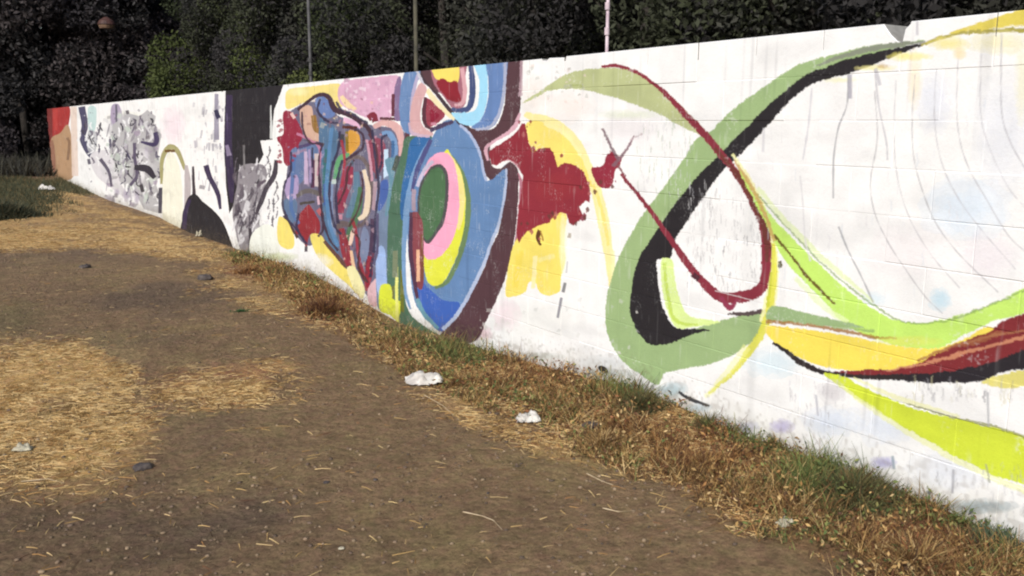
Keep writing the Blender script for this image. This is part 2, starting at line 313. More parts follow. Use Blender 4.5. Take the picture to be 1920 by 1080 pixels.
for pts, w in [([(546, 285), (545, 320), (534, 345), (530, 385), (540, 412), (556, 430), (575, 458)], 4), ([(606, 268), (598, 300), (600, 360), (604, 400), (616, 445), (634, 470)], 4), ([(637, 246), (634, 280), (622, 318), (618, 372), (626, 420), (640, 440)], 5),
               ([(642, 300), (634, 330), (630, 372), (634, 420)], 5), ([(664, 300), (652, 320), (648, 352), (634, 384)], 4), ([(698, 244), (704, 300), (710, 350), (704, 410), (702, 460), (694, 520)], 5), ([(676, 322), (680, 352), (672, 392), (654, 425)], 3.5), ([(664, 242), (680, 252), (680, 276), (664, 290), (648, 300)], 5),
               ([(566, 210), (568, 240), (580, 266), (604, 270)], 4), ([(600, 186), (596, 208), (612, 226), (634, 232)], 5), ([(710, 325), (716, 300), (716, 262), (726, 252)], 4), ([(752, 300), (736, 330), (730, 370), (726, 440), (728, 520)], 5), ([(560, 400), (556, 425), (570, 452)], 4), ([(602, 400), (606, 430), (596, 444)], 4),
               ([(660, 432), (674, 452), (672, 500), (690, 530)], 4), ([(684, 418), (700, 425)], 4), ([(586, 276), (585, 350)], 3), ([(630, 190), (640, 205), (662, 214), (690, 232)], 4)]:
    L(pts, w, DK[rng.integers(3)], .95, rag=.4)
specks(538, 262, 606, 380, 12, [(150, 140, 175), (90, 100, 140), (196, 170, 196), (84, 64, 86)], 4, 9, .7, 1.6); specks(606, 230, 700, 440, 22, [(100, 90, 100), (150, 150, 160), (180, 150, 165), (80, 110, 130), (92, 60, 70), (210, 180, 180)], 3, 8, .7, 1.7)
specks(640, 430, 700, 510, 26, [(150, 150, 176), (92, 60, 74), (160, 80, 90), (226, 190, 170)], 3, 8, .7, 1.6); specks(545, 185, 700, 240, 30, [(236, 200, 170), (120, 70, 70), (246, 226, 160), (180, 130, 150)], 3, 8, .7)
# --- the strips between letters and the big eye shape
P([(716, 345), (730, 330), (742, 342), (742, 420), (728, 560), (716, 580), (706, 560), (706, 420)], (122, 140, 168)); P([(714, 342), (727, 338), (728, 362), (718, 388), (709, 394), (712, 366)], (78, 104, 172))
P([(707, 470), (720, 465), (724, 500), (724, 560), (707, 545)], (164, 190, 236)); L([(708, 400), (707, 470), (700, 500)], [5, 5, 4], (96, 90, 120))
P([(762, 258), (806, 252), (806, 275), (786, 300), (776, 340), (762, 400), (758, 520), (770, 590), (830, 635), (780, 640), (742, 600), (728, 560), (726, 470), (728, 400), (738, 340), (752, 290)], (84, 118, 96))
P([(772, 262), (804, 256), (804, 275), (786, 302), (772, 345), (764, 400), (752, 410), (752, 360), (762, 305)], (58, 110, 168)); P([(722, 300), (745, 300), (736, 345), (728, 400), (722, 400), (730, 340)], (110, 150, 170)); L([(746, 292), (738, 320)], 8, (78, 88, 80))
P([(713, 538), (732, 534), (738, 560), (752, 566), (752, 582), (744, 600), (730, 590), (712, 580)], (224, 232, 66)); L([(744, 500), (744, 545), (745, 612)], [5, 6, 7], (240, 240, 130)); L([(753, 505), (754, 545), (754, 585)], [5, 7, 7], (112, 116, 40)); L([(741, 470), (741, 520)], [10, 10], (128, 138, 110)); L([(738, 536), (737, 560)], 4, (120, 120, 60))
# big eye: blue body, dark outline, rings
P([(829, 230), (850, 224), (868, 236), (880, 250), (893, 270), (900, 288), (906, 318), (912, 338), (925, 333), (938, 318), (951, 309), (952, 354), (944, 392), (938, 420), (926, 448), (916, 468), (905, 502), (882, 548), (856, 596), (828, 622), (800, 598), (778, 566), (768, 500), (764, 440), (765, 380), (775, 332), (796, 296), (808, 262)], BLUE)
P([(784, 520), (802, 538), (830, 562), (862, 570), (846, 602), (828, 622), (806, 604), (788, 568)], (68, 104, 188)); L([(782, 560), (796, 590), (822, 616)], [8, 9, 5], (112, 160, 178))
L([(806, 262), (786, 298), (770, 345), (762, 400), (757, 480), (760, 545), (770, 580)], [5, 6, 8, 11, 8, 6, 4], (126, 162, 204)); L([(808, 262), (797, 285), (782, 320), (772, 360)], [8, 9, 9, 5], (84, 86, 136))
L([(846, 292), (868, 330), (878, 380), (874, 430), (860, 485), (838, 528), (815, 540)], [5, 9, 10, 10, 9, 8, 5], (112, 138, 96))
P([(832, 287), (850, 298), (866, 328), (873, 375), (870, 425), (860, 468), (848, 500), (832, 528), (814, 536), (800, 525), (794, 490), (792, 440), (800, 400)], (232, 234, 74)); P([(838, 290), (852, 300), (866, 330), (872, 372), (868, 408), (858, 430), (848, 360)], (250, 232, 148))
P([(812, 292), (832, 286), (848, 298), (858, 335), (861, 385), (856, 425), (846, 455), (826, 480), (802, 486), (792, 462), (792, 400), (796, 320)], (250, 174, 204)); L([(782, 350), (794, 322), (812, 302)], [6, 7, 6], (206, 196, 220)); L([(776, 355), (776, 395)], 8, (176, 156, 172))
P([(804, 318), (816, 309), (832, 312), (841, 335), (839, 385), (832, 418), (818, 440), (804, 457), (793, 448), (785, 420), (783, 380), (788, 345)], (84, 82, 84)); P([(806, 322), (818, 314), (829, 318), (835, 338), (833, 385), (826, 414), (814, 436), (803, 450), (794, 442), (788, 415), (787, 380), (792, 348)], (82, 117, 82))
P([(772, 402), (788, 404), (794, 440), (794, 530), (786, 542), (776, 520), (768, 470)], (142, 74, 82)); L([(771, 398), (770, 470), (776, 520), (783, 560)], [6, 8, 8, 6], (88, 56, 78)); L([(784, 468), (784, 528)], [6, 7], (242, 190, 156)); L([(791, 440), (792, 525)], 5, (130, 80, 60))
# dark maroon band right of it
P([(951, 100), (978, 98), (977, 160), (976, 200), (968, 232), (952, 248), (937, 259), (922, 268), (918, 285), (922, 310), (938, 316), (956, 304), (971, 318), (972, 354), (968, 420), (958, 480), (950, 512), (935, 552), (912, 602), (890, 640), (826, 650), (829, 622), (857, 596), (884, 550), (908, 502), (920, 466), (936, 430), (945, 385), (950, 350), (950, 318), (934, 326), (920, 338), (909, 322), (903, 292), (892, 266), (878, 246), (860, 230), (866, 225), (884, 240), (908, 243), (926, 240), (938, 222), (946, 195), (949, 150)], MAR)
L([(782, 120), (794, 145), (810, 165), (826, 185), (842, 205), (862, 228), (880, 244)], [14, 12, 8, 7, 8, 10, 8], (72, 56, 64))
P([(786, 118), (812, 116), (812, 150), (826, 172), (812, 168), (796, 148)], MAR)
# pale outlines
L([(862, 234), (878, 248), (890, 266), (900, 290), (906, 320), (912, 338)], 5, (178, 190, 222)); L([(950, 315), (948, 350), (942, 392), (934, 425), (922, 452), (910, 488), (886, 540), (858, 588), (830, 618)], [3, 5, 5, 5, 6, 6, 7, 7, 7], (184, 196, 224))
L([(972, 325), (977, 345), (974, 400), (966, 460)], [3, 6, 6, 4], (186, 124, 140)); L([(928, 308), (950, 298), (968, 306), (979, 322)], [7, 6, 6, 5], (196, 128, 140))
L([(915, 302), (911, 280), (922, 268), (948, 252), (966, 236), (975, 212)], [4, 7, 5, 6, 8, 5], (222, 176, 190)); L([(978, 105), (976, 180)], [5, 7], (190, 160, 170), .8)
# upper shape
P([(812, 112), (870, 108), (872, 150), (872, 196), (850, 204), (834, 184), (818, 165), (808, 140)], (170, 110, 125)); P([(812, 124), (856, 118), (859, 152), (840, 158), (822, 150), (813, 142)], (248, 226, 112)); P([(818, 156), (830, 147), (842, 154), (856, 152), (860, 170), (864, 190), (848, 190), (834, 180)], (146, 42, 54))
L([(866, 128), (871, 165), (868, 192), (852, 198)], [8, 8, 7, 5], (222, 170, 178)); L([(881, 112), (886, 165), (880, 200), (862, 207), (846, 204)], [8, 12, 11, 8, 6], (72, 84, 128))
P([(885, 108), (910, 106), (914, 150), (913, 190), (903, 222), (884, 236), (862, 230), (846, 212), (866, 211), (888, 208), (897, 190), (898, 150)], (166, 222, 250)); P([(912, 106), (950, 102), (946, 170), (940, 210), (926, 236), (904, 243), (884, 238), (902, 224), (914, 192), (915, 150)], (108, 138, 190))
L([(948, 104), (945, 170), (936, 212), (918, 238), (892, 243)], [6, 6, 6, 6, 4], (176, 182, 208)); L([(800, 168), (812, 184), (826, 200), (840, 214), (852, 224)], [7, 10, 9, 8, 5], (246, 232, 188))
P([(762, 128), (784, 122), (786, 145), (772, 180), (768, 220), (774, 250), (756, 245), (748, 215), (750, 170)], (112, 142, 188)); P([(744, 148), (752, 148), (748, 200), (750, 225), (740, 222), (738, 180)], (136, 112, 150)); L([(737, 176), (737, 218)], 6, (104, 52, 66)); L([(783, 140), (775, 175), (770, 210)], [5, 7, 5], (186, 176, 206)); L([(781, 132), (794, 160)], 5, (206, 206, 220))
P([(788, 156), (800, 168), (792, 190), (788, 222), (796, 240), (812, 250), (804, 256), (776, 252), (768, 225), (774, 185)], (218, 174, 176)); L([(766, 230), (774, 250), (806, 256)], [3, 6, 4], (206, 180, 200))
P([(800, 184), (818, 198), (834, 216), (812, 236), (800, 232), (796, 210)], (156, 66, 82)); P([(808, 206), (824, 216), (812, 228), (806, 226)], (142, 34, 58)); L([(798, 182), (795, 215), (799, 236), (815, 242)], [6, 8, 7, 4], (94, 52, 64)); L([(808, 232), (818, 232)], 5, (208, 140, 160)); L([(806, 246), (826, 236), (850, 228)], [6, 9, 6], (78, 66, 96))
# --- yellow halo and red splash
L([(984, 214), (1030, 232), (1068, 262), (1094, 305), (1116, 352), (1130, 408), (1141, 470), (1148, 540), (1146, 600)], [8, 26, 30, 26, 20, 22, 18, 12, 8], (252, 240, 160), .9); L([(1112, 345), (1130, 400), (1142, 460)], [5, 7, 5], (248, 228, 120), .8); L([(1150, 470), (1150, 560)], [6, 8], (250, 248, 190), .8)
P([(984, 236), (1004, 226), (1040, 240), (1068, 262), (1090, 296), (1104, 330), (1110, 350), (1090, 330), (1064, 312), (1046, 314), (1036, 288), (1006, 288), (992, 268)], (250, 230, 122)); L([(1020, 232), (1060, 252), (1090, 292)], [5, 8, 6], (252, 244, 180), .9)
P([(948, 552), (952, 505), (962, 462), (976, 440), (1010, 420), (1046, 396), (1062, 404), (1058, 445), (1060, 490), (1052, 520), (1050, 545), (1030, 554), (1012, 548), (1004, 530), (992, 530), (984, 548), (962, 556)], (250, 230, 116)); L([(1004, 480), (1000, 540)], [9, 7], (252, 242, 180), .9); L([(1010, 488), (1040, 480)], 8, (252, 240, 160), .8); soft(1056, 455, 8, 60, (252, 250, 215), .9); L([(975, 470), (966, 540)], 12, (246, 222, 90), .6)
P([(916, 285), (928, 275), (943, 267), (958, 256), (969, 247), (978, 232), (984, 231), (988, 246), (992, 270), (1002, 284), (1012, 277), (1030, 277), (1040, 290), (1046, 314), (1058, 305), (1080, 309), (1095, 323), (1106, 352), (1106, 380), (1098, 376), (1086, 388), (1094, 408), (1086, 414), (1075, 423), (1066, 418), (1062, 401), (1050, 398), (1040, 402), (1030, 416), (1008, 424), (988, 434), (972, 456), (968, 440), (974, 380), (981, 330), (970, 306), (952, 298), (930, 310), (921, 308)], (148, 50, 62), smooth=False, rag=.0)
P([(1002, 296), (1010, 282), (1030, 281), (1042, 300), (1040, 330), (1000, 340)], (148, 50, 62)); L([(1000, 285), (1000, 275)], 8, (170, 120, 70), .8); soft(1040, 350, 50, 30, (158, 56, 60), .5)
L([(1012, 432), (1008, 446), (1014, 460)], [9, 7, 4], (100, 62, 38)); L([(1014, 434), (1018, 452)], 3, (180, 140, 70)); L([(1098, 402), (1090, 412)], 8, (150, 80, 95)); L([(1068, 436), (1066, 446)], 6, (190, 180, 165))
P([(1109, 316), (1124, 313), (1133, 306), (1136, 294), (1148, 284), (1158, 292), (1166, 296), (1160, 312), (1153, 320), (1150, 340), (1140, 353), (1124, 350), (1114, 334)], (150, 48, 66)); L([(1160, 300), (1144, 270), (1129, 240)], [6, 5, 4], (130, 104, 112), .9); L([(1150, 312), (1172, 284), (1190, 254)], [7, 5, 3], (134, 100, 110), .9); L([(1182, 262), (1206, 250)], [3, 2], (196, 176, 180), .8); L([(1158, 308), (1172, 332)], 4, (136, 84, 90), .9)
for _ in range(46):
    q_ = [(1100, 352), (1090, 390), (1060, 306), (1012, 278), (1140, 345), (1156, 292), (1078, 420), (985, 238), (1000, 428), (1040, 404)][rng.integers(10)]; a_, b_ = q_[0] + rng.normal(0, 9), q_[1] + rng.normal(0, 9); s_ = rng.uniform(2, 8)
    P([(a_ - s_ * .5, b_), (a_, b_ - s_ * .6), (a_ + s_ * .5, b_ + s_ * .1), (a_, b_ + s_ * .7)], [(150, 50, 64), (150, 50, 64), (178, 96, 96), (110, 60, 56)][rng.integers(4)], .9)
for _ in range(40):
    a_, b_ = 520 + rng.uniform(0, 40), 215 + rng.uniform(0, 90); s_ = rng.uniform(2, 6); P([(a_ - s_, b_), (a_, b_ - s_ * .6), (a_ + s_ * .6, b_), (a_, b_ + s_ * .7)], (152, 50, 70), .8)
# --- sage crescent
P([(980, 193), (1005, 176), (1030, 158), (1060, 140), (1100, 130), (1150, 127), (1195, 136), (1240, 165), (1290, 210), (1336, 262), (1310, 252), (1280, 238), (1230, 212), (1180, 192), (1120, 174), (1076, 167), (1030, 170), (1004, 184)], (192, 199, 146)); L([(1068, 160), (1092, 160)], 4, (168, 178, 112), .8); soft(1180, 215, 60, 10, (225, 235, 200), .5)
# --- great sage and black ribbons
P([(1735, 76), (1690, 78), (1640, 84), (1580, 98), (1520, 114), (1480, 130), (1440, 158), (1400, 186), (1362, 216), (1334, 244), (1304, 262), (1286, 292), (1254, 338), (1222, 380), (1196, 416), (1170, 462), (1150, 510), (1138, 560), (1136, 610), (1150, 652), (1172, 682), (1200, 702), (1232, 722), (1248, 700), (1290, 690), (1340, 680), (1390, 656), (1420, 630), (1440, 604), (1470, 590), (1450, 578), (1400, 588), (1350, 602), (1300, 618), (1240, 640), (1195, 600), (1190, 520), (1230, 440), (1290, 360), (1350, 310), (1420, 240), (1500, 160), (1560, 130), (1640, 100)], SAGE)
L([(1735, 78), (1690, 82), (1640, 90), (1580, 106), (1530, 124)], [3, 9, 10, 9, 3], (138, 142, 128), .9)
P([(1740, 80), (1700, 86), (1650, 96), (1600, 108), (1550, 126), (1510, 140), (1470, 172), (1430, 208), (1380, 258), (1335, 304), (1290, 352), (1250, 404), (1222, 446), (1200, 480), (1186, 530), (1181, 582), (1192, 616), (1206, 636), (1222, 647), (1250, 645), (1272, 638), (1296, 628), (1332, 618), (1290, 617), (1262, 611), (1248, 588), (1238, 556), (1233, 520), (1232, 488), (1256, 482), (1264, 452), (1290, 412), (1320, 368), (1352, 324), (1400, 278), (1450, 222), (1500, 172), (1530, 154), (1580, 140), (1640, 122), (1690, 100)], (44, 40, 43))
P([(1240, 488), (1260, 488), (1266, 530), (1276, 565), (1290, 590), (1330, 600), (1350, 604), (1300, 614), (1266, 612), (1250, 580), (1242, 540)], (226, 246, 160)); L([(1246, 492), (1252, 550), (1266, 600), (1310, 610)], [5, 6, 7, 3], (198, 222, 96), .9)
specks(1195, 220, 1300, 370, 120, [(222, 222, 224), (200, 200, 206), (186, 200, 178)], 2, 4, .8, 4.5); specks(1285, 345, 1430, 545, 230, [(214, 212, 212), (190, 190, 192), (160, 158, 162)], 2, 4.5, .8, 5)
# --- the wine-red loop
L([(1128, 125), (1160, 124), (1198, 138), (1232, 162), (1262, 190), (1300, 230), (1348, 284), (1388, 336), (1416, 388), (1434, 430), (1438, 480), (1436, 520), (1418, 548), (1380, 558), (1350, 556), (1320, 532), (1292, 498), (1268, 464), (1248, 436), (1222, 398), (1192, 360), (1164, 326)], [4, 6, 6, 7, 10, 13, 14, 13, 15, 18, 20, 20, 20, 21, 20, 15, 13, 12, 10, 8, 7, 6], (140, 52, 66))
L([(1340, 276), (1388, 336), (1418, 392), (1436, 434), (1438, 490)], [6, 9, 12, 14, 6], (112, 60, 52), .9); L([(1352, 558), (1368, 578), (1382, 562)], [6, 10, 4], (150, 60, 85)); L([(1298, 515), (1310, 524)], 10, (84, 44, 54)); L([(1445, 462), (1450, 474)], 6, (90, 48, 40)); L([(1364, 588), (1400, 588), (1440, 582)], [3, 8, 6], (92, 78, 78)); L([(1462, 490), (1464, 502)], 6, (84, 78, 36))
# --- yellow thread beside it, lime ribbon
L([(1372, 288), (1404, 336), (1432, 392), (1448, 440), (1453, 500), (1446, 556), (1436, 606)], [4, 8, 9, 8, 14, 22, 24], (250, 248, 180), .85)
P([(1384, 318), (1400, 335), (1430, 385), (1470, 430), (1530, 490), (1590, 545), (1640, 580), (1680, 600), (1725, 606), (1790, 594), (1860, 570), (1925, 536), (2020, 490), (2040, 540), (1925, 585), (1860, 604), (1800, 632), (1760, 652), (1700, 650), (1640, 634), (1590, 612), (1550, 570), (1510, 530), (1470, 485), (1440, 430), (1410, 370)], LIME)
L([(1415, 360), (1450, 398), (1500, 452), (1570, 520), (1640, 572), (1700, 605), (1780, 600), (1850, 574), (1925, 542)], [3, 3, 3, 3, 4, 3, 3, 4, 3], (140, 168, 96), .8); L([(1420, 352), (1480, 422), (1560, 500), (1640, 566)], [8, 10, 10, 4], (232, 246, 180), .7)
L([(1450, 440), (1482, 478), (1520, 525), (1566, 570)], [5, 4, 5, 4], (112, 96, 44)); L([(1490, 520), (1540, 570), (1590, 606)], [8, 12, 8], (236, 250, 190), .7)
L([(1376, 300), (1408, 350), (1436, 408), (1452, 452)], [4, 7, 7, 5], (208, 172, 104), .9); L([(1450, 455), (1452, 510), (1446, 560), (1436, 606), (1410, 652), (1372, 700), (1328, 738)], [6, 11, 14, 14, 14, 9, 4], (228, 226, 84), .95); L([(1446, 510), (1440, 575)], [4, 6], (200, 205, 60), .8); L([(1402, 650), (1350, 715), (1322, 745)], [16, 12, 6], (248, 248, 160), .5)
P([(1448, 574), (1500, 584), (1560, 598), (1620, 614), (1560, 612), (1500, 606), (1440, 600)], (158, 184, 132)); L([(1436, 602), (1500, 608), (1560, 616), (1640, 632), (1680, 634)], [7, 5, 6, 5, 3], (166, 118, 56), .9); L([(1560, 612), (1640, 622)], [5, 5], (150, 178, 110), .8)
P([(1436, 612), (1500, 616), (1570, 626), (1640, 640), (1700, 650), (1760, 652), (1810, 634), (1850, 612), (1866, 628), (1800, 660), (1730, 686), (1660, 694), (1580, 694), (1520, 680), (1480, 660), (1450, 640)], (251, 228, 98)); soft(1700, 640, 70, 10, (228, 232, 110), .8)
# --- red and black wave at the right edge
P([(1560, 700), (1620, 694), (1680, 692), (1730, 676), (1780, 652), (1820, 634), (1856, 622), (1886, 600), (1925, 586), (2040, 545), (2040, 640), (1925, 662), (1850, 684), (1780, 700), (1700, 706), (1630, 708)], (132, 48, 52)); L([(1660, 696), (1740, 680), (1800, 664), (1860, 648), (1925, 632), (2020, 610)], [3, 6, 8, 6, 8, 6], (214, 146, 112), .85); L([(1720, 676), (1780, 652), (1830, 640), (1880, 622)], [4, 6, 12, 5], (160, 96, 66), .8); L([(1750, 660), (1850, 632), (1925, 620)], [3, 4, 5], (178, 120, 84), .7)
P([(1620, 704), (1700, 702), (1780, 696), (1850, 682), (1925, 656), (2040, 630), (2040, 690), (1925, 692), (1880, 696), (1846, 712), (1790, 718), (1720, 716), (1660, 712)], (46, 41, 46)); L([(1450, 642), (1478, 662), (1512, 686), (1560, 702), (1640, 708), (1700, 708)], [5, 8, 10, 8, 8, 6], (52, 44, 44))
P([(1840, 716), (1884, 700), (1925, 694), (2020, 700), (2020, 724), (1925, 724), (1880, 728)], (230, 220, 128)); specks(1700, 712, 1900, 750, 60, [(150, 148, 155), (190, 188, 190), (205, 200, 160)], 3, 8, .7, 3.2)
P([(1544, 700), (1580, 706), (1620, 726), (1680, 752), (1740, 774), (1820, 792), (1925, 818), (2060, 850), (2060, 1000), (1925, 914), (1860, 890), (1800, 860), (1740, 826), (1680, 792), (1620, 756), (1570, 722)], (216, 230, 68))
L([(1576, 722), (1640, 770), (1740, 832), (1830, 882), (1925, 922)], [4, 9, 10, 10, 10], (244, 246, 180), .7); L([(1600, 708), (1680, 744), (1800, 782)], [4, 8, 6], (244, 244, 180), .7); L([(1700, 756), (1780, 782), (1850, 796), (1925, 820)], [2, 4, 5, 5], (150, 152, 80), .8)
soft(1560, 735, 28, 24, (206, 200, 204), .8); specks(1480, 700, 1590, 790, 40, [(200, 198, 204), (170, 168, 172), (222, 220, 226)], 2, 6, .7, 4)
# --- yellow at the top right
P([(1780, 62), (1840, 42), (1925, 14), (2030, -10), (2030, 30), (1925, 48), (1860, 54), (1820, 62)], (226, 208, 96)); L([(1730, 84), (1770, 70), (1830, 60), (1925, 56)], [5, 6, 6, 7], (176, 166, 86)); soft(1780, 82, 40, 14, (244, 230, 130), .9); soft(1706, 106, 44, 9, (248, 236, 130), 1.0); soft(1640, 128, 40, 6, (248, 238, 160), .9); soft(1575, 150, 34, 5, (248, 244, 190), .7)
soft(1870, 80, 60, 22, (240, 232, 180), .8); soft(1715, 150, 14, 60, (248, 232, 200), .8); soft(1800, 100, 14, 12, (250, 220, 160), .8); soft(1915, 150, 14, 90, (244, 240, 205), .7); soft(1656, 124, 12, 5, (205, 170, 110), .8)
specks(1420, 180, 1900, 560, 90, [(225, 222, 226), (232, 230, 232), (215, 222, 232)], 2, 6, .6, 5); specks(1750, 870, 1925, 1010, 90, [(175, 175, 182), (200, 200, 206), (150, 152, 158)], 2, 5, .7, 4.5)
specks(985, 110, 1100, 190, 34, [(205, 205, 198), (180, 178, 172), (235, 215, 205)], 4, 11, .7); specks(900, 560, 1200, 700, 60, [(222, 222, 216), (206, 208, 204), (236, 232, 226)], 3, 12, .6)
# stains along the foot
for x, y, rx, ry, c, a in [(1466, 800, 24, 14, (186, 178, 218), 1.), (1655, 868, 26, 12, (182, 178, 228), 1.), (1260, 730, 30, 14, (176, 204, 214), .9), (1310, 765, 26, 10, (190, 210, 222), .9), (1130, 700, 70, 10, (178, 186, 184), .8), (1000, 668, 60, 8, (200, 204, 196), .8), (1840, 950, 70, 14, (150, 170, 180), .9), (1400, 800, 26, 10, (200, 200, 222), .9), (800, 622, 30, 10, (100, 130, 100), .6)]:
    soft(x, y, rx, ry, c, a)
L([(1272, 736), (1298, 750), (1330, 762)], [5, 7, 5], (70, 70, 74))
# rough edges: the paint sits on coarse blocks, so its outline wanders by a few millimetres
wu = ((vnoise(yy, zz, .012, 90) - .5) * 1.6 + (vnoise(yy, zz, .05, 91) - .5) * 1.4); wvv = ((vnoise(yy, zz, .012, 92) - .5) * 1.8 + (vnoise(yy, zz, .05, 93) - .5) * 1.6)
iu = np.clip(np.arange(TW)[None, :] + np.round(wu).astype(int), 0, TW - 1); iv = np.clip(np.arange(TH)[:, None] + np.round(wvv).astype(int), 0, TH - 1)
raw = paint; paint = raw[iv, iu]
# thin coats: pores of the block and roller streaks show the white primer through the colours
pore = sm(vnoise(yy, zz, .009, 94) * .6 + vnoise(yy, zz, .1, 95) * .4, .72, .9) * .26 + sm(vnoise(yy * 8, zz, .12, 96), .8, 1.0) * .16
dk_ = sm(paint.mean(-1), .02, .10) * .75 + .25; pore = pore * dk_; paint = paint * (1 - pore[..., None]) + WHITE * pore[..., None]
paint *= (.93 + .14 * fbm(yy, zz, .09, 97))[..., None]
# --- thin grey run marks and drips
for pts, w, c in [([(1590, 140), (1588, 195), (1572, 240), (1563, 300), (1562, 372)], 4, (150, 150, 156)), ([(1572, 425), (1590, 470), (1612, 512), (1638, 568)], 4.5, (160, 160, 165)),
                  ([(1640, 170), (1645, 260), (1632, 340), (1640, 400), (1664, 452), (1700, 508), (1735, 556), (1768, 588)], 2.6, (176, 174, 178)), ([(1716, 140), (1710, 230), (1714, 300), (1732, 365), (1756, 420), (1800, 478), (1872, 548)], 3, (178, 176, 180)),
                  ([(1796, 110), (1794, 220), (1810, 300), (1850, 374), (1890, 440), (1925, 474)], 3, (184, 182, 188)), ([(1878, 62), (1877, 200), (1892, 262), (1925, 322)], 3.4, (188, 186, 192)), ([(1640, 130), (1648, 200), (1662, 266), (1664, 300)], 5, (196, 194, 200)),
                  ([(1756, 130), (1752, 220), (1764, 300), (1796, 370), (1840, 430), (1905, 505)], 2.4, (190, 188, 194)), ([(1840, 100), (1838, 210), (1856, 280), (1890, 350), (1925, 392)], 2.4, (196, 194, 200)), ([(1680, 150), (1676, 260), (1684, 340), (1706, 410), (1748, 480), (1800, 540)], 2.4, (196, 194, 198)),
                  ([(1593, 140), (1594, 185)], 9, (165, 162, 176)), ([(1642, 128), (1650, 160)], 8, (196, 194, 202)), ([(1522, 165), (1516, 230), (1505, 300)], 4, (214, 212, 218)), ([(1500, 330), (1505, 380), (1510, 450), (1520, 490)], 5, (226, 224, 226)),
                  ([(1432, 240), (1430, 285)], 6, (220, 218, 222)), ([(1720, 40), (1720, 66)], 6, (196, 192, 200)),
                  ([(1060, 530), (1056, 548)], 7, (92, 90, 92)), ([(1053, 558), (1046, 596)], 6, (120, 118, 130)), ([(1064, 490), (1062, 512)], 5, (206, 206, 206)), ([(1340, 545), (1430, 568)], 2, (230, 226, 226)), ([(1673, 855), (1676, 880)], 6, (150, 166, 178)), ([(1788, 880), (1786, 925)], 5, (168, 168, 176)),
                  ([(1852, 735), (1854, 800)], 5, (176, 176, 180)), ([(1848, 870), (1856, 905)], 4, (168, 170, 150)), ([(1530, 740), (1534, 780)], 5, (190, 190, 200))]:
    fine = len(pts) > 3; L(pts, w * (.62 if fine else .8), c, .8, rag=.3)
# rain streaks running from the top and from the ribbons
run = sm(vnoise(yy, zz * .04, .03, 98), .78, .98) * sm(fbm(yy, zz, .7, 99), .42, .62) * .16; paint *= (1 - run[..., None] * np.array([1, 1, .95]))
# overall dirt and weathering
d = fbm(yy, zz * 3, .5, 3); paint *= (1 - .10 * sm(d, .52, .8))[..., None]
streak = vnoise(yy * 12, zz, 1, 5) * vnoise(yy * 2, zz * .6, 1, 6); paint *= (1 - .10 * sm(streak, .45, .8))[..., None]
gh = np.interp(yy[0], wv[:, 0], wv[:, 1], left=wv[0, 1], right=0)[None, :]
low = sm(gh + .20 - zz + .22 * (fbm(yy, zz, .12, 9) - .5), 0, .26); paint *= (1 - low[..., None] * np.array([.26, .28, .34]))
spl = sm(gh + .16 - zz + .4 * (vnoise(yy, zz, .02, 12) - .5), .02, .2) * .26; paint = paint * (1 - spl[..., None]) + s2l((126, 110, 90)) * .8 * spl[..., None]
paint *= (1 - .06 * (rng.random((TH, TW)) ** 3))[..., None]
outside = yy < 0.9                                        # beyond the frame the wall goes on plain white
img = bpy.data.images.new('wall_paint', TW, TH, alpha=False, float_buffer=False)
buf = np.ones((TH, TW, 4), np.float32); buf[..., :3] = l2s(paint); img.pixels.foreach_set(buf.ravel()); img.update(); img.pack()
del buf

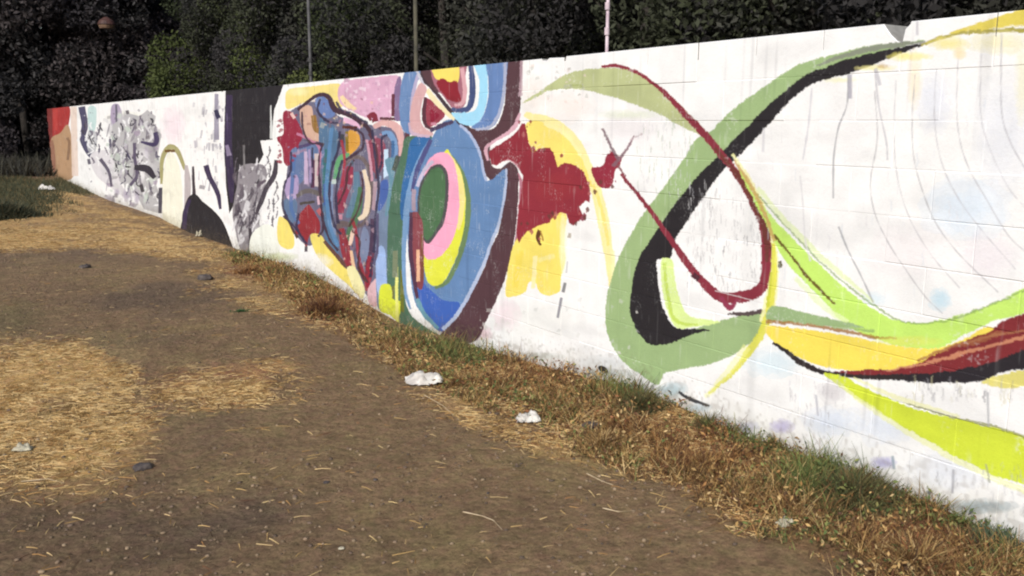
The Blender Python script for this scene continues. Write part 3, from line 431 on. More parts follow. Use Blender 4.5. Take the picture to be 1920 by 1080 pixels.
# ------------------------------------------------------------------ wall materials
def wall_material(name, mapped=True, base=(.6, .58, .55)):
    m, t, b = new_mat(name, .72, .2)
    geo = t.nodes.new('ShaderNodeNewGeometry')
    sep = t.nodes.new('ShaderNodeSeparateXYZ'); t.links.new(geo.outputs['Position'], sep.inputs[0])
    def maprange(o, a, bb):
        r = t.nodes.new('ShaderNodeMapRange'); r.clamp = False
        r.inputs[1].default_value = a; r.inputs[2].default_value = bb; t.links.new(o, r.inputs[0]); return r.outputs[0]
    cmb = t.nodes.new('ShaderNodeCombineXYZ'); t.links.new(maprange(sep.outputs[1], Y0, Y1), cmb.inputs[0]); t.links.new(maprange(sep.outputs[2], Z0, Z1), cmb.inputs[1])
    im = t.nodes.new('ShaderNodeTexImage'); im.image = img; im.interpolation = 'Linear'; im.extension = 'EXTEND'
    t.links.new(cmb.outputs[0], im.inputs[0])
    # only faces turned to the lot carry the paint: top, back and ends are bare concrete
    ns = t.nodes.new('ShaderNodeSeparateXYZ'); t.links.new(geo.outputs['True Normal'], ns.inputs[0])
    lt = t.nodes.new('ShaderNodeMath'); lt.operation = 'LESS_THAN'; lt.inputs[1].default_value = -.3; t.links.new(ns.outputs[0], lt.inputs[0])
    nz = t.nodes.new('ShaderNodeTexNoise'); nz.inputs['Scale'].default_value = 30; nz.inputs['Detail'].default_value = 8; t.links.new(geo.outputs['Position'], nz.inputs['Vector'])
    rp = t.nodes.new('ShaderNodeValToRGB'); rp.color_ramp.elements[0].color = (.16, .15, .14, 1); rp.color_ramp.elements[1].color = (.36, .35, .32, 1)
    t.links.new(nz.outputs['Fac'], rp.inputs[0])
    mx = t.nodes.new('ShaderNodeMix'); mx.data_type = 'RGBA'
    t.links.new(lt.outputs[0], mx.inputs[0]); t.links.new(rp.outputs[0], mx.inputs[6]); t.links.new(im.outputs[0], mx.inputs[7])
    t.links.new(mx.outputs[2], b.inputs['Base Color'])
    n2 = t.nodes.new('ShaderNodeTexNoise'); n2.inputs['Scale'].default_value = 55; n2.inputs['Detail'].default_value = 7; n2.inputs['Roughness'].default_value = .7; t.links.new(geo.outputs['Position'], n2.inputs['Vector'])
    bp = t.nodes.new('ShaderNodeBump'); bp.inputs['Strength'].default_value = .35; bp.inputs['Distance'].default_value = .006
    t.links.new(n2.outputs['Fac'], bp.inputs['Height']); t.links.new(bp.outputs[0], b.inputs['Normal'])
    return m
M_wall = wall_material('painted_concrete')

# ------------------------------------------------------------------ the ground: heights and what grows where
def ground_z(x, y):
    x = np.asarray(x, float); y = np.asarray(y, float)
    hw = np.interp(y, wv[:, 0], wv[:, 1], left=wv[0, 1], right=0)
    near = np.exp(-(np.clip(WALL_X - x, 0, 9) / .8) ** 2) * (x < WALL_X + 1)
    h = hw * near
    fade = np.exp(-np.clip(y - 40, 0, 1e9) / 40)
    h = h + (.05 * (fbm(x, y, 1.6, 1) - .5) + .035 * (fbm(x, y, .35, 2) - .5)) * fade * (1 - .6 * near)
    return h
def G(pts): return on_ground(pts)
def ell(cx, cy, rx, ry):
    t = np.linspace(0, 2 * math.pi, 18, endpoint=False); return [(cx + rx * math.cos(a), cy + ry * math.sin(a)) for a in t]
FIELDS = {
 'straw': [([(-120, 640), (60, 636), (150, 646), (225, 690), (255, 760), (262, 840), (225, 900), (120, 925), (-120, 920)], 1.0, .10),
           ([(-120, 424), (150, 420), (290, 430), (350, 450), (370, 478), (330, 480), (200, 466), (-120, 470)], .9, .25),
           ([(-120, 398), (60, 360), (130, 350), (200, 378), (330, 430), (440, 470), (560, 512), (600, 545), (480, 530), (400, 492), (300, 450), (150, 430), (-120, 428)], .65, .3),
           ([(262, 745), (320, 702), (420, 688), (540, 683), (575, 700), (530, 716), (510, 750), (400, 757), (300, 758)], .8, .10),
           ([(430, 500), (560, 545), (640, 600), (560, 590), (480, 575), (400, 545)], .45, .2),
           ([(740, 735), (860, 745), (1010, 820), (1140, 880), (1000, 850), (880, 800)], .5, .06)],
 'weed': [([(395, 462), (480, 476), (600, 512), (750, 598), (900, 638), (1100, 695), (1300, 760), (1500, 840), (1700, 910), (1920, 1010), (2300, 1180), (2600, 1400), (1900, 1500), (1640, 1120), (1500, 1030), (1400, 985), (1290, 925), (1150, 870), (1010, 800), (880, 752), (790, 725), (720, 670), (640, 612), (560, 566), (470, 505)], 1.0, .10)],
 'green': [(ell(25, 372, 70, 40), 1., .3), (ell(130, 345, 60, 14), .7, .3), (ell(1200, 735, 70, 36), .9, .05), (ell(1590, 905, 120, 62), 1., .05), (ell(1450, 825, 90, 28), .8, .05), (ell(1330, 785, 50, 26), .8, .05), (ell(860, 645, 90, 26), .9, .08), (ell(470, 472, 60, 12), .8, .2), (ell(1860, 975, 110, 34), .9, .05), (ell(20, 600, 60, 28), .45, .1), (ell(770, 606, 30, 22), .6, .08), (ell(1730, 960, 60, 30), .5, .05)],
 'red': [(ell(605, 568, 52, 30), 1., .1), (ell(470, 502, 60, 16), .8, .15), (ell(1320, 850, 100, 48), 1., .06), (ell(1000, 700, 110, 30), .7, .06), (ell(1720, 1010, 130, 40), .8, .05), (ell(330, 715, 60, 16), .5, .08), (ell(450, 705, 60, 14), .8, .08), (ell(1180, 800, 60, 26), .6, .05)],
 'dark': [(ell(655, 588, 46, 13), 1., .06), (ell(530, 712, 34, 9), .9, .06), (ell(60, 1010, 240, 90), .7, .25), (ell(560, 1040, 240, 60), .35, .2), (ell(1110, 800, 34, 12), .7, .05), (ell(180, 560, 220, 30), .3, .3), (ell(950, 745, 60, 12), .6, .05)],  # first ellipse paints the bushy weed's cast shadow into the soil colour
}
FW_ = {k: [(G([(a, min(b, 2000)) for a, b in p]), v, s) for p, v, s in L_] for k, L_ in FIELDS.items()}
def inside(poly, x, y):
    c = np.zeros(x.shape, bool); n = len(poly)
    for i in range(n):
        x0, y0 = poly[i]; x1, y1 = poly[(i + 1) % n]
        if y0 == y1: continue
        k = ((y0 > y) != (y1 > y)) & (x < (x1 - x0) * (y - y0) / (y1 - y0) + x0); c ^= k
    return c
def field(name, x, y):
    out = np.zeros(x.shape)
    for poly, v, s in FW_[name]:
        bx0, by0 = poly.min(0) - 1; bx1, by1 = poly.max(0) + 1
        k = (x > bx0) & (x < bx1) & (y > by0) & (y < by1)
        if not k.any(): continue
        xs, ys = x[k], y[k]; acc = np.zeros(xs.shape)
        for j in range(5):
            a = j * 1.2566 + .3; r = s * (1.1 if j else 0)
            wx = s * 3.5 * (fbm(xs, ys, .5 + s, 20 + j) - .5) + r * math.cos(a); wy = s * 6 * (fbm(xs, ys, .6 + s, 30 + j) - .5) + r * 1.6 * math.sin(a)
            acc += inside(poly, xs + wx, ys + wy)
        out[k] = np.maximum(out[k], v * acc / 5)
    return out
def axis(segs):
    out = [segs[0][0]]
    for a, b, st in segs:
        n = max(1, int(round((b - a) / st))); out += list(np.linspace(a, b, n + 1)[1:])
    return np.array(out)
gx = axis([(-300, -60, 40), (-60, -8, 6), (-8, -1, .5), (-1, 0, .08), (0, 4.2, .03), (4.2, 10, .5), (10, 60, 5), (60, 300, 40)])
gy = axis([(-300, -40, 40), (-40, -4, 4), (-4, .8, .3), (.8, 10, .035), (10, 20, .09), (20, 40, .25), (40, 70, 1.5), (70, 400, 40)])
GX, GY = np.meshgrid(gx, gy); fx, fy = GX.ravel(), GY.ravel()
cols = len(gx); rows = len(gy)
idx = np.arange(rows * cols).reshape(rows, cols)
quads = np.stack([idx[:-1, :-1], idx[:-1, 1:], idx[1:, 1:], idx[1:, :-1]], -1).reshape(-1, 4)
fs, fw, fg, fr, fd = [field(k, fx, fy) for k in ('straw', 'weed', 'green', 'red', 'dark')]
# broad tone of the soil (world-space patches of different earth, straw mat, leaf litter and one painted weed shadow)
soil = s2l((131, 108, 82))[None] * np.ones((len(fx), 1))
def mixc(base, c, a): return base * (1 - a[:, None]) + s2l(c)[None] * a[:, None]
n1 = fbm(fx, fy, 1.1, 40); n2 = fbm(fx, fy, .45, 44)
soil = mixc(soil, (112, 94, 76), sm(n1, .45, .68)); soil = mixc(soil, (138, 120, 84), sm(n2, .5, .75) * .5)
far = sm(fy, 9, 14); soil = mixc(soil, (118, 98, 80), far * .6)
soil = mixc(soil, (128, 98, 66), fw * .8); soil = mixc(soil, (192, 155, 102), np.clip(fs * 1.0, 0, 1) * (.35 + .65 * sm(n2, .38, .6)))
soil = mixc(soil, (92, 96, 62), fg * .75); soil = mixc(soil, (128, 78, 60), fr * .6); soil = mixc(soil, (84, 70, 62), fd * .7)
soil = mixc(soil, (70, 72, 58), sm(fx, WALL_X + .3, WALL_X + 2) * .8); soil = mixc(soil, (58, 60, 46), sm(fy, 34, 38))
straw_a = np.clip(fs + .35 * fw, 0, 1)
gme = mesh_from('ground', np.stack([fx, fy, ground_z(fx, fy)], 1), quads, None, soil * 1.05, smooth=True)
at = gme.attributes.new('straw', 'FLOAT', 'POINT'); at.data.foreach_set('value', straw_a.astype(np.float32))
m, t, b = new_mat('dry_earth', .95, .1)
a1 = t.nodes.new('ShaderNodeAttribute'); a1.attribute_name = 'tint'; a2 = t.nodes.new('ShaderNodeAttribute'); a2.attribute_name = 'straw'
geo = t.nodes.new('ShaderNodeNewGeometry')
def noise(scale, detail=6, rough=.6, vec=None, dist=0):
    n = t.nodes.new('ShaderNodeTexNoise'); n.inputs['Scale'].default_value = scale; n.inputs['Detail'].default_value = detail
    n.inputs['Roughness'].default_value = rough; n.inputs['Distortion'].default_value = dist
    t.links.new(vec or geo.outputs['Position'], n.inputs['Vector']); return n.outputs['Fac']
def mr(o, a, bb, c, d_):
    r = t.nodes.new('ShaderNodeMapRange'); r.inputs[1].default_value = a; r.inputs[2].default_value = bb; r.inputs[3].default_value = c; r.inputs[4].default_value = d_
    t.links.new(o, r.inputs[0]); return r.outputs[0]
def mth(op, x, y_):
    r = t.nodes.new('ShaderNodeMath'); r.operation = op
    for i, v in enumerate((x, y_)):
        if isinstance(v, (int, float)): r.inputs[i].default_value = v
        else: t.links.new(v, r.inputs[i])
    return r.outputs[0]
f1 = mr(noise(9, 8, .7), .3, .7, .68, 1.32); f2 = mr(noise(60, 6, .75), .3, .7, .66, 1.34); f3 = mr(noise(2.2, 5), .3, .7, .9, 1.1)
vor = t.nodes.new('ShaderNodeTexVoronoi'); vor.inputs['Scale'].default_value = 26; t.links.new(geo.outputs['Position'], vor.inputs['Vector'])
grit = mr(vor.outputs['Distance'], .03, .24, .55, 1.03)
fac = mth('MULTIPLY', mth('MULTIPLY', f1, f2), mth('MULTIPLY', f3, grit))
sc = t.nodes.new('ShaderNodeVectorMath'); sc.operation = 'SCALE'; t.links.new(a1.outputs['Color'], sc.inputs[0]); t.links.new(fac, sc.inputs['Scale'])
hs = t.nodes.new('ShaderNodeHueSaturation'); t.links.new(sc.outputs[0], hs.inputs['Color']); t.links.new(mr(noise(14, 3), .3, .7, .485, .515), hs.inputs['Hue'])
t.links.new(hs.outputs[0], b.inputs['Base Color'])
bp = t.nodes.new('ShaderNodeBump'); bp.inputs['Strength'].default_value = 1.0; bp.inputs['Distance'].default_value = .05
hh = mth('ADD', mth('MULTIPLY', noise(22, 8, .75), 1.0), mth('MULTIPLY', vor.outputs['Distance'], .4))
t.links.new(hh, bp.inputs['Height']); t.links.new(bp.outputs[0], b.inputs['Normal'])
gme.materials.append(m)
ground = link('ground', gme); tag(ground, kind='structure')

# ------------------------------------------------------------------ the wall, block by block
wall = empty('concrete_wall', (WALL_X, 15, 0))
tag(wall, 'long white concrete block wall painted with colourful looping graffiti ribbons and letters', 'wall')
BL, BH, BT, GAP = .40, .207, .19, .0028
def block_mesh(name, ln, prof=None):
    """a block with its face at x=0, chamfered edges; prof gives the face outline in (y, z) for broken ones"""
    h = BH - GAP; l = ln - GAP; c = .0028
    out = prof or [(0, 0), (l, 0), (l, h), (0, h)]
    cy = sum(p[0] for p in out) / len(out); cz = sum(p[1] for p in out) / len(out)
    n = len(out)
    ins = [(y + (c if y < cy else -c), z + (c if z < cz else -c)) for y, z in out]
    V = [(0, y, z) for y, z in ins] + [(c, y, z) for y, z in out] + [(BT, y, z) for y, z in out]
    Fc = [tuple(reversed(range(n)))] + [(k, (k + 1) % n, n + (k + 1) % n, n + k) for k in range(n)] + [(n + k, n + (k + 1) % n, 2 * n + (k + 1) % n, 2 * n + k) for k in range(n)] + [tuple(range(2 * n, 3 * n))]
    return mesh_from(name, V, Fc, M_wall)
me_full = block_mesh('block', BL); h_, l_ = BH - GAP, BL - GAP
me_chip_right = block_mesh('chipped_block', BL, [(0, 0), (l_, 0), (l_, h_), (.09, h_), (.075, h_ - .02), (.05, h_ - .05), (.02, h_ - .075), (0, h_ - .085)])
me_chip_left = block_mesh('chipped_block', BL, [(0, 0), (l_, 0), (l_, h_ - .085), (l_ - .01, h_ - .03), (l_ - .03, h_ - .012), (l_ - .035, h_), (0, h_)])
me_nick = block_mesh('chipped_block', BL, [(0, 0), (l_, 0), (l_, h_ - .03), (l_ - .012, h_ - .028), (l_ - .02, h_), (0, h_)])
me_nick2 = block_mesh('chipped_block', BL, [(0, 0), (l_, 0), (l_, h_), (.25, h_), (.235, h_ - .012), (.19, h_ - .016), (.17, h_ - .002), (.16, h_), (0, h_ - .006)])
cells = []
for k in range(-2, 10):
    off = 0.0 if k % 2 else .2
    y = 2.32 + off - 12 * BL
    while y < 32.3:
        cells.append((y, k)); y += BL
def show(c):
    y, k = c
    if y + BL < 1.15 or k < -1: return 1e9
    if k == -1 and ground_z(WALL_X, y + .2) > -.05: return 1e8
    return y + BL / 2
cells.sort(key=show)
VV, FF = [], []
near_joint = 2.32
for i, (y, k) in enumerate(cells):
    j = rng.normal(0, .0012); z = k * BH + GAP / 2
    me = me_full
    if k == 9 and abs(y - near_joint) < .05: me = me_chip_right
    if k == 9 and abs(y + BL - near_joint) < .05: me = me_chip_left
    if k == 9 and abs(y + BL - 4.72) < .05: me = me_nick
    if k == 9 and me is me_full and rng.random() < .16: me = me_nick if rng.random() < .5 else me_nick2
    if i < 300:
        o = link('chipped_block' if me is not me_full else 'block', me, wall); o.location = (j, y - 15, z)
        if me in (me_chip_right, me_chip_left): o['label'] = 'top block with broken upper corner'
    else:
        n0 = len(VV)
        co = [v.co for v in me.vertices]
        VV += [(c[0] + j, c[1] + y - 15, c[2] + z) for c in co]; FF += [tuple(n0 + q for q in p.vertices) for p in me.polygons]
o = link('far_blocks', mesh_from('far_blocks', VV, FF, M_wall), wall); tag(o, kind='stuff')
# mortar bed just behind the faces, painted over like them
mv = [(.0018, -17.4, -.41), (.0018, 17.4, -.41), (.0018, 17.4, 9.56 * BH), (.0018, -17.4, 9.56 * BH)]
mv += [(BT - .003, v[1], v[2]) for v in mv]
o = link('mortar', mesh_from('mortar', mv, [(3, 2, 1, 0), (4, 5, 6, 7), (0, 1, 5, 4), (1, 2, 6, 5), (2, 3, 7, 6), (3, 0, 4, 7)], M_wall), wall); tag(o, kind='stuff')
# drain hole with its sleeve at the foot of the wall
hp = on_wall([(1132, 692)])[0]
M_dark = noise_color_mat('dark_void', (.012, .011, .01), (.03, .028, .026), 20)
ring_v, ring_f = [], []
for s, (a, bq, xo) in enumerate([(.05, .022, -.004), (.043, .017, -.004), (.043, .017, .0)]):
    for q in range(14): th = 2 * math.pi * q / 14; ring_v.append((xo, a * math.cos(th), bq * math.sin(th)))
for s in range(2):
    for q in range(14): ring_f.append((s * 14 + q, s * 14 + (q + 1) % 14, (s + 1) * 14 + (q + 1) % 14, (s + 1) * 14 + q))
ring_f.append(tuple(28 + q for q in range(14)))
o = link('drain_hole', mesh_from('drain_hole', ring_v, ring_f, M_dark), wall); o.location = (-.003, hp[0] - 15, hp[1])

# ------------------------------------------------------------------ blades of grass, straw and leaf litter
M_blade = tint_mat('grass_blades', .8, 0, .1, .25)
def blades(px, py, length, width, lean, col, flat=0.0, z_off=0.0, hfun=ground_z, seg=2):
    n = len(px); az = rng.uniform(0, 2 * math.pi, n); dx, dy = np.cos(az), np.sin(az)
    bz = hfun(px, py) + z_off - .004
    out_v = []; side = rng.uniform(0, 2 * math.pi, n) if not flat else az + math.pi / 2
    sx, sy = np.cos(side), np.sin(side)
    for k in range(seg + 1):
        f = k / seg; r = length * (f * lean + .35 * lean * f * f); hgt = length * (f * np.sqrt(np.clip(1 - lean ** 2, .0, 1))) * (1 - .25 * lean * f)
        if flat: hgt = .004 + length * .10 * f * (1 - f) * rng.uniform(0, 3, n)
        w = width * (1 - f * .85) * .5
        cx, cy, cz = px + dx * r, py + dy * r, bz + hgt
        out_v.append(np.stack([cx - sx * w, cy - sy * w, cz], 1)); out_v.append(np.stack([cx + sx * w, cy + sy * w, cz + (.002 if flat else 0)], 1))
    V = np.stack(out_v, 1); m_ = 2 * (seg + 1)                    # n, m, 3
    base = (np.arange(n) * m_)[:, None]
    Fs = np.concatenate([base + np.array([2 * k, 2 * k + 1, 2 * k + 3, 2 * k + 2])[None] for k in range(seg)], 0)
    c = np.repeat(col, m_, 0)
    return V.reshape(-1, 3), Fs, c
def pal(cs, n, jit=.12):
    a = s2l(np.array(cs)); i = rng.integers(0, len(cs), n); return np.clip(a[i] * (1 + rng.normal(0, jit, (n, 1))), .004, .9)
DRY = [(190, 158, 106), (168, 136, 88), (146, 116, 76), (204, 176, 128), (128, 98, 66), (104, 78, 54), (86, 66, 50)]
RUST = [(136, 92, 64), (116, 80, 58), (152, 112, 72), (98, 70, 54), (84, 62, 50), (164, 126, 80)]
GRN = [(106, 118, 68), (90, 104, 62), (124, 128, 76), (78, 92, 58), (138, 134, 84)]
def sample(n, x0, x1, y0, y1, bias=1.0):
    """points over the lot, denser near the camera"""
    u = rng.random(n); y = y0 * (y1 / y0) ** (u ** bias); x = rng.uniform(x0, x1, n); return x, y
def join(parts):
    V, Fc, Cc, o = [], [], [], 0
    for v, f, c in parts: V.append(v); Fc.append(f + o); Cc.append(c); o += len(v)
    return np.vstack(V), np.vstack(Fc), np.vstack(Cc)
# standing dry grass and weeds along the foot of the wall
x, y = sample(420000, 0, WALL_X - .01, 1.3, 34)
w = field('weed', x, y); st = field('straw', x, y)
clump = sm(fbm(x, y, .16, 60), .45, .62); clumpB = fbm(x, y, .5, 64)
keep = rng.random(len(x)) < (w * (.12 + .75 * clump) + .0)
x1, y1 = x[keep], y[keep]; w1 = w[keep]; g1 = field('green', x1, y1); r1 = field('red', x1, y1); c1 = clump[keep]
edge = np.clip(1 - (WALL_X - x1) / .5, 0, 1)
ln = (.025 + .085 * rng.random(len(x1)) ** 1.5 * (.4 + c1)) * (1 + .35 * g1 * clumpB[keep] * 2 + .3 * edge)
pick = rng.random(len(x1)); cD, cR, cG = pal(DRY, len(x1)), pal(RUST, len(x1)), pal(GRN, len(x1))
col = np.where((pick < g1 * .85 + .25 * sm(fbm(x1, y1, .45, 68), .5, .66))[:, None], cG, np.where((pick > 1 - (.12 + .6 * r1))[:, None], cR, cD))
parts = [blades(x1, y1, ln, .0035 + .0012 * y1 * .6, rng.uniform(.25, .95, len(x1)), col * .95)]
v, f, c = join(parts); o = link('dry_grass', mesh_from('dry_grass', v, f, M_blade, c))
tag(o, 'dry brown, rust and green grass growing in a strip along the wall foot', 'grass', kind='stuff')
# low herbs and dead leaves mixed through the same strip
x, y = sample(150000, 0, WALL_X - .005, 1.3, 30); w = field('weed', x, y); keep = rng.random(len(x)) < w * (.15 + .8 * sm(fbm(x, y, .12, 66), .42, .62)); x, y = x[keep], y[keep]
n = len(x); g_, r_1 = field('green', x, y), field('red', x, y); pk = rng.random(n)
gn_ = sm(fbm(x, y, .45, 68), .5, .66)
col = np.where((pk < .12 + g_ * .75 + .3 * gn_)[:, None], pal(GRN, n), np.where((pk > .84 - .4 * r_1)[:, None], pal(RUST, n), pal(DRY, n)))
s_ = (rng.uniform(.004, .012, n) * (1 + .12 * y))[:, None]; u = rng.normal(0, 1, (n, 3)); u /= np.linalg.norm(u, axis=1)[:, None]; v_ = np.cross(u, rng.normal(0, 1, (n, 3))); v_ /= np.linalg.norm(v_, axis=1)[:, None]
p = np.stack([x, y, ground_z(x, y) + .004 + rng.random(n) ** 1.6 * .08 * (.5 + fbm(x, y, .3, 67))], 1)
o = link('verge_leaves', mesh_from('verge_leaves', np.stack([p - u * s_, p + v_ * s_ * .45, p + u * s_, p - v_ * s_ * .45], 1).reshape(-1, 3), np.arange(4 * n).reshape(n, 4), M_blade, np.repeat(col, 4, 0)))
tag(o, 'small herbs and dead leaves mixed into the grass strip', 'weeds', kind='stuff')
# straw lying flat in mats
x, y = sample(460000, -.6, WALL_X - .02, 2.2, 30)
dens = np.clip(field('straw', x, y) * (.25 + .9 * sm(fbm(x, y, .5, 71), .38, .6)) + field('weed', x, y) * .5 + .008, 0, 1) * (.35 + .9 * sm(fbm(x, y, .22, 70), .35, .65))
keep = rng.random(len(x)) < dens; x, y = x[keep], y[keep]; sw = field('straw', x, y)
col = np.where((rng.random(len(x)) < .25 * (1 - sw))[:, None], pal(RUST, len(x)), pal([DRY[0], DRY[1], DRY[3], DRY[0], DRY[3]] + [(216, 188, 134), (176, 136, 86)], len(x)))
v, f, c = blades(x, y, rng.uniform(.015, .07, len(x)), .0022 + .0005 * y, rng.uniform(.8, 1, len(x)), col, flat=1.0)
o = link('straw_litter', mesh_from('straw_litter', v, f, M_blade, c)); tag(o, 'flattened golden straw lying in mats on the bare earth', 'straw', kind='stuff')
# low green cover at the far left
x = rng.uniform(-1, 3.5, 60000); y = rng.uniform(12, 33, 60000); k = rng.random(60000) < field('green', x, y) * .9; x, y = x[k], y[k]
v, f, c = blades(x, y, rng.uniform(.03, .15, len(x)), .02, rng.uniform(.1, .8, len(x)), pal([(76, 80, 62), (66, 70, 56), (90, 88, 66), (104, 92, 66)], len(x)))
o = link('green_weeds', mesh_from('green_weeds', v, f, M_blade, c)); tag(o, 'low dark green weeds covering the ground at the far left', 'weeds', kind='stuff')
# undergrowth beyond the end of the wall and behind it
x = rng.uniform(-6, 30, 60000); y = rng.uniform(31, 48, 60000); k = (x < WALL_X - .1) | (x > WALL_X + .3); x, y = x[k], y[k]
v, f, c = blades(x, y, rng.uniform(.2, .7, len(x)), .06, rng.uniform(.1, .8, len(x)), pal([(62, 60, 54), (56, 56, 52), (70, 68, 58)], len(x)))
o = link('undergrowth', mesh_from('undergrowth', v, f, M_blade, c)); tag(o, 'dark rank undergrowth beneath the trees beyond the wall end', 'undergrowth', kind='stuff')

# pebbles and crumbs of earth
def lump(seed, sub=1):
    r_ = np.random.default_rng(seed)
    t_ = (1 + 5 ** .5) / 2
    v = np.array([(-1, t_, 0), (1, t_, 0), (-1, -t_, 0), (1, -t_, 0), (0, -1, t_), (0, 1, t_), (0, -1, -t_), (0, 1, -t_), (t_, 0, -1), (t_, 0, 1), (-t_, 0, -1), (-t_, 0, 1)], float)
    f = [(0, 11, 5), (0, 5, 1), (0, 1, 7), (0, 7, 10), (0, 10, 11), (1, 5, 9), (5, 11, 4), (11, 10, 2), (10, 7, 6), (7, 1, 8), (3, 9, 4), (3, 4, 2), (3, 2, 6), (3, 6, 8), (3, 8, 9), (4, 9, 5), (2, 4, 11), (6, 2, 10), (8, 6, 7), (9, 8, 1)]
    v /= np.linalg.norm(v[0])
    for _ in range(sub):
        cache = {}; v = list(map(tuple, v)); nf = []
        def mid(a, b):
            k = (min(a, b), max(a, b))
            if k not in cache:
                p_ = (np.array(v[a]) + np.array(v[b])) / 2; v.append(tuple(p_ / np.linalg.norm(p_))); cache[k] = len(v) - 1
            return cache[k]
        for a, b_, c_ in f:
            ab, bc, ca_ = mid(a, b_), mid(b_, c_), mid(c_, a); nf += [(a, ab, ca_), (b_, bc, ab), (c_, ca_, bc), (ab, bc, ca_)]
        f = nf; v = np.array(v)
    v = np.array(v); v *= (1 + r_.normal(0, .13, (len(v), 1))); return v, np.array(f)
M_peb = tint_mat('pebbles', .9)
Vs, Fs, Cs, off = [], [], [], 0
x, y = sample(16000, -.3, WALL_X - .1, 2.2, 14); kk = rng.random(len(x)) < (1 - .8 * field('weed', x, y)) * (.2 + .35 * (fbm(x, y, .6, 80) > .5) + .6 * field('dark', x, y)); x, y = x[kk], y[kk]
lumps = [lump(s, 0) for s in range(6)]; z = ground_z(x, y)
cc = pal([(118, 100, 82), (104, 88, 76), (126, 108, 88), (112, 96, 78), (134, 116, 94), (84, 72, 62)], len(x))
for i in range(len(x)):
    v, f = lumps[i % 6]; s = .0025 + .009 * rng.random() ** 4; Rr = rng.uniform(0, 6.28); cR_, sR_ = math.cos(Rr), math.sin(Rr)
    p_ = v * [s * rng.uniform(.8, 1.5), s, s * .65]; p_ = np.stack([p_[:, 0] * cR_ - p_[:, 1] * sR_, p_[:, 0] * sR_ + p_[:, 1] * cR_, p_[:, 2]], 1)
    Vs.append(p_ + [x[i], y[i], z[i] + s * .2]); Fs.append(f + off); Cs.append(np.repeat(cc[i:i + 1], len(v), 0)); off += len(v)
o = link('pebbles', mesh_from('pebbles', np.vstack(Vs), np.vstack(Fs), M_peb, np.vstack(Cs))); tag(o, 'small pebbles and crumbs strewn over the bare earth', 'pebbles', kind='stuff')

# ------------------------------------------------------------------ single stones
def spot(px, py):
    q = on_ground([(px, py)])[0]
    for _ in range(3): q = on_ground([(px, py)], float(ground_z(q[0], q[1])))[0]
    return float(q[0]), float(q[1]), float(ground_z(q[0], q[1]))
M_stone = noise_color_mat('dark_stone', (.04, .033, .034), (.11, .09, .08), 30, .9, .4)
for sd, (px, py, wpx, lab) in enumerate([(268, 878, 34, 'dark flat stone beside the golden straw patch at lower left'), (160, 502, 22, 'small dark stone on the far path at upper left'),
        (385, 523, 30, 'low brown-black stone on the path near the far straw'), (612, 905, 13, 'dark pebble in the middle of the bare foreground earth'), (915, 925, 8, 'tiny black stone beside the pale twig'),
        (704, 900, 10, 'little dark stone right of the middle foreground pebble'), (1110, 800, 40, 'dark clod half hidden in golden grass near the wall')]):
    X, Y, Z = spot(px, py); s = wpx / F_PX * math.hypot(X, Y) / 2
    v, f = lump(100 + sd, 2); o = link('stone', mesh_from('stone', v * [s, s * .75, s * .42], f, M_stone, smooth=True)); o.location = (X, Y, Z + s * .12); o.rotation_euler[2] = sd
    tag(o, lab, 'stone', 'dark stones on the bare earth')

# ------------------------------------------------------------------ litter: crumpled paper
def crumple(name, w, d_, h, seed, n=12):
    r_ = np.random.default_rng(seed); U, Vv = np.meshgrid(np.linspace(-1, 1, n), np.linspace(-1, 1, n))
    rad = 1 + .25 * (vnoise(U * 2, Vv * 2, 1, seed) - .5)
    zz_ = h * (.15 + 1.1 * np.abs(vnoise(U * 2.3, Vv * 2.3, 1, seed + 3) - .35) + .5 * r_.random(U.shape)) * (1 - .75 * np.maximum(np.abs(U), np.abs(Vv)) ** 3)
    X = U * w / 2 * rad + r_.normal(0, w * .02, U.shape); Yq = Vv * d_ / 2 * rad * (1 - .25 * np.abs(U)) + r_.normal(0, w * .02, U.shape)
    top = np.stack([X, Yq, zz_], -1).reshape(-1, 3); bot = top - [0, 0, .0015]
    id_ = np.arange(n * n).reshape(n, n); q = np.stack([id_[:-1, :-1], id_[:-1, 1:], id_[1:, 1:], id_[1:, :-1]], -1).reshape(-1, 4)
    m_ = n * n; ring = list(id_[0, :]) + list(id_[1:, -1]) + list(id_[-1, -2::-1]) + list(id_[-2:0:-1, 0])
    sd = np.array([(ring[i], ring[i - 1], ring[i - 1] + m_, ring[i] + m_) for i in range(len(ring))])
    return mesh_from(name, np.vstack([top, bot]), np.vstack([q, q[:, ::-1] + m_, sd]), M_paper)
M_paper = noise_color_mat('dirty_paper', (.38, .35, .32), (.66, .63, .58), 14, .85, .2)
M_old = noise_color_mat('stained_paper', (.26, .23, .17), (.46, .42, .31), 25, .9, .2)
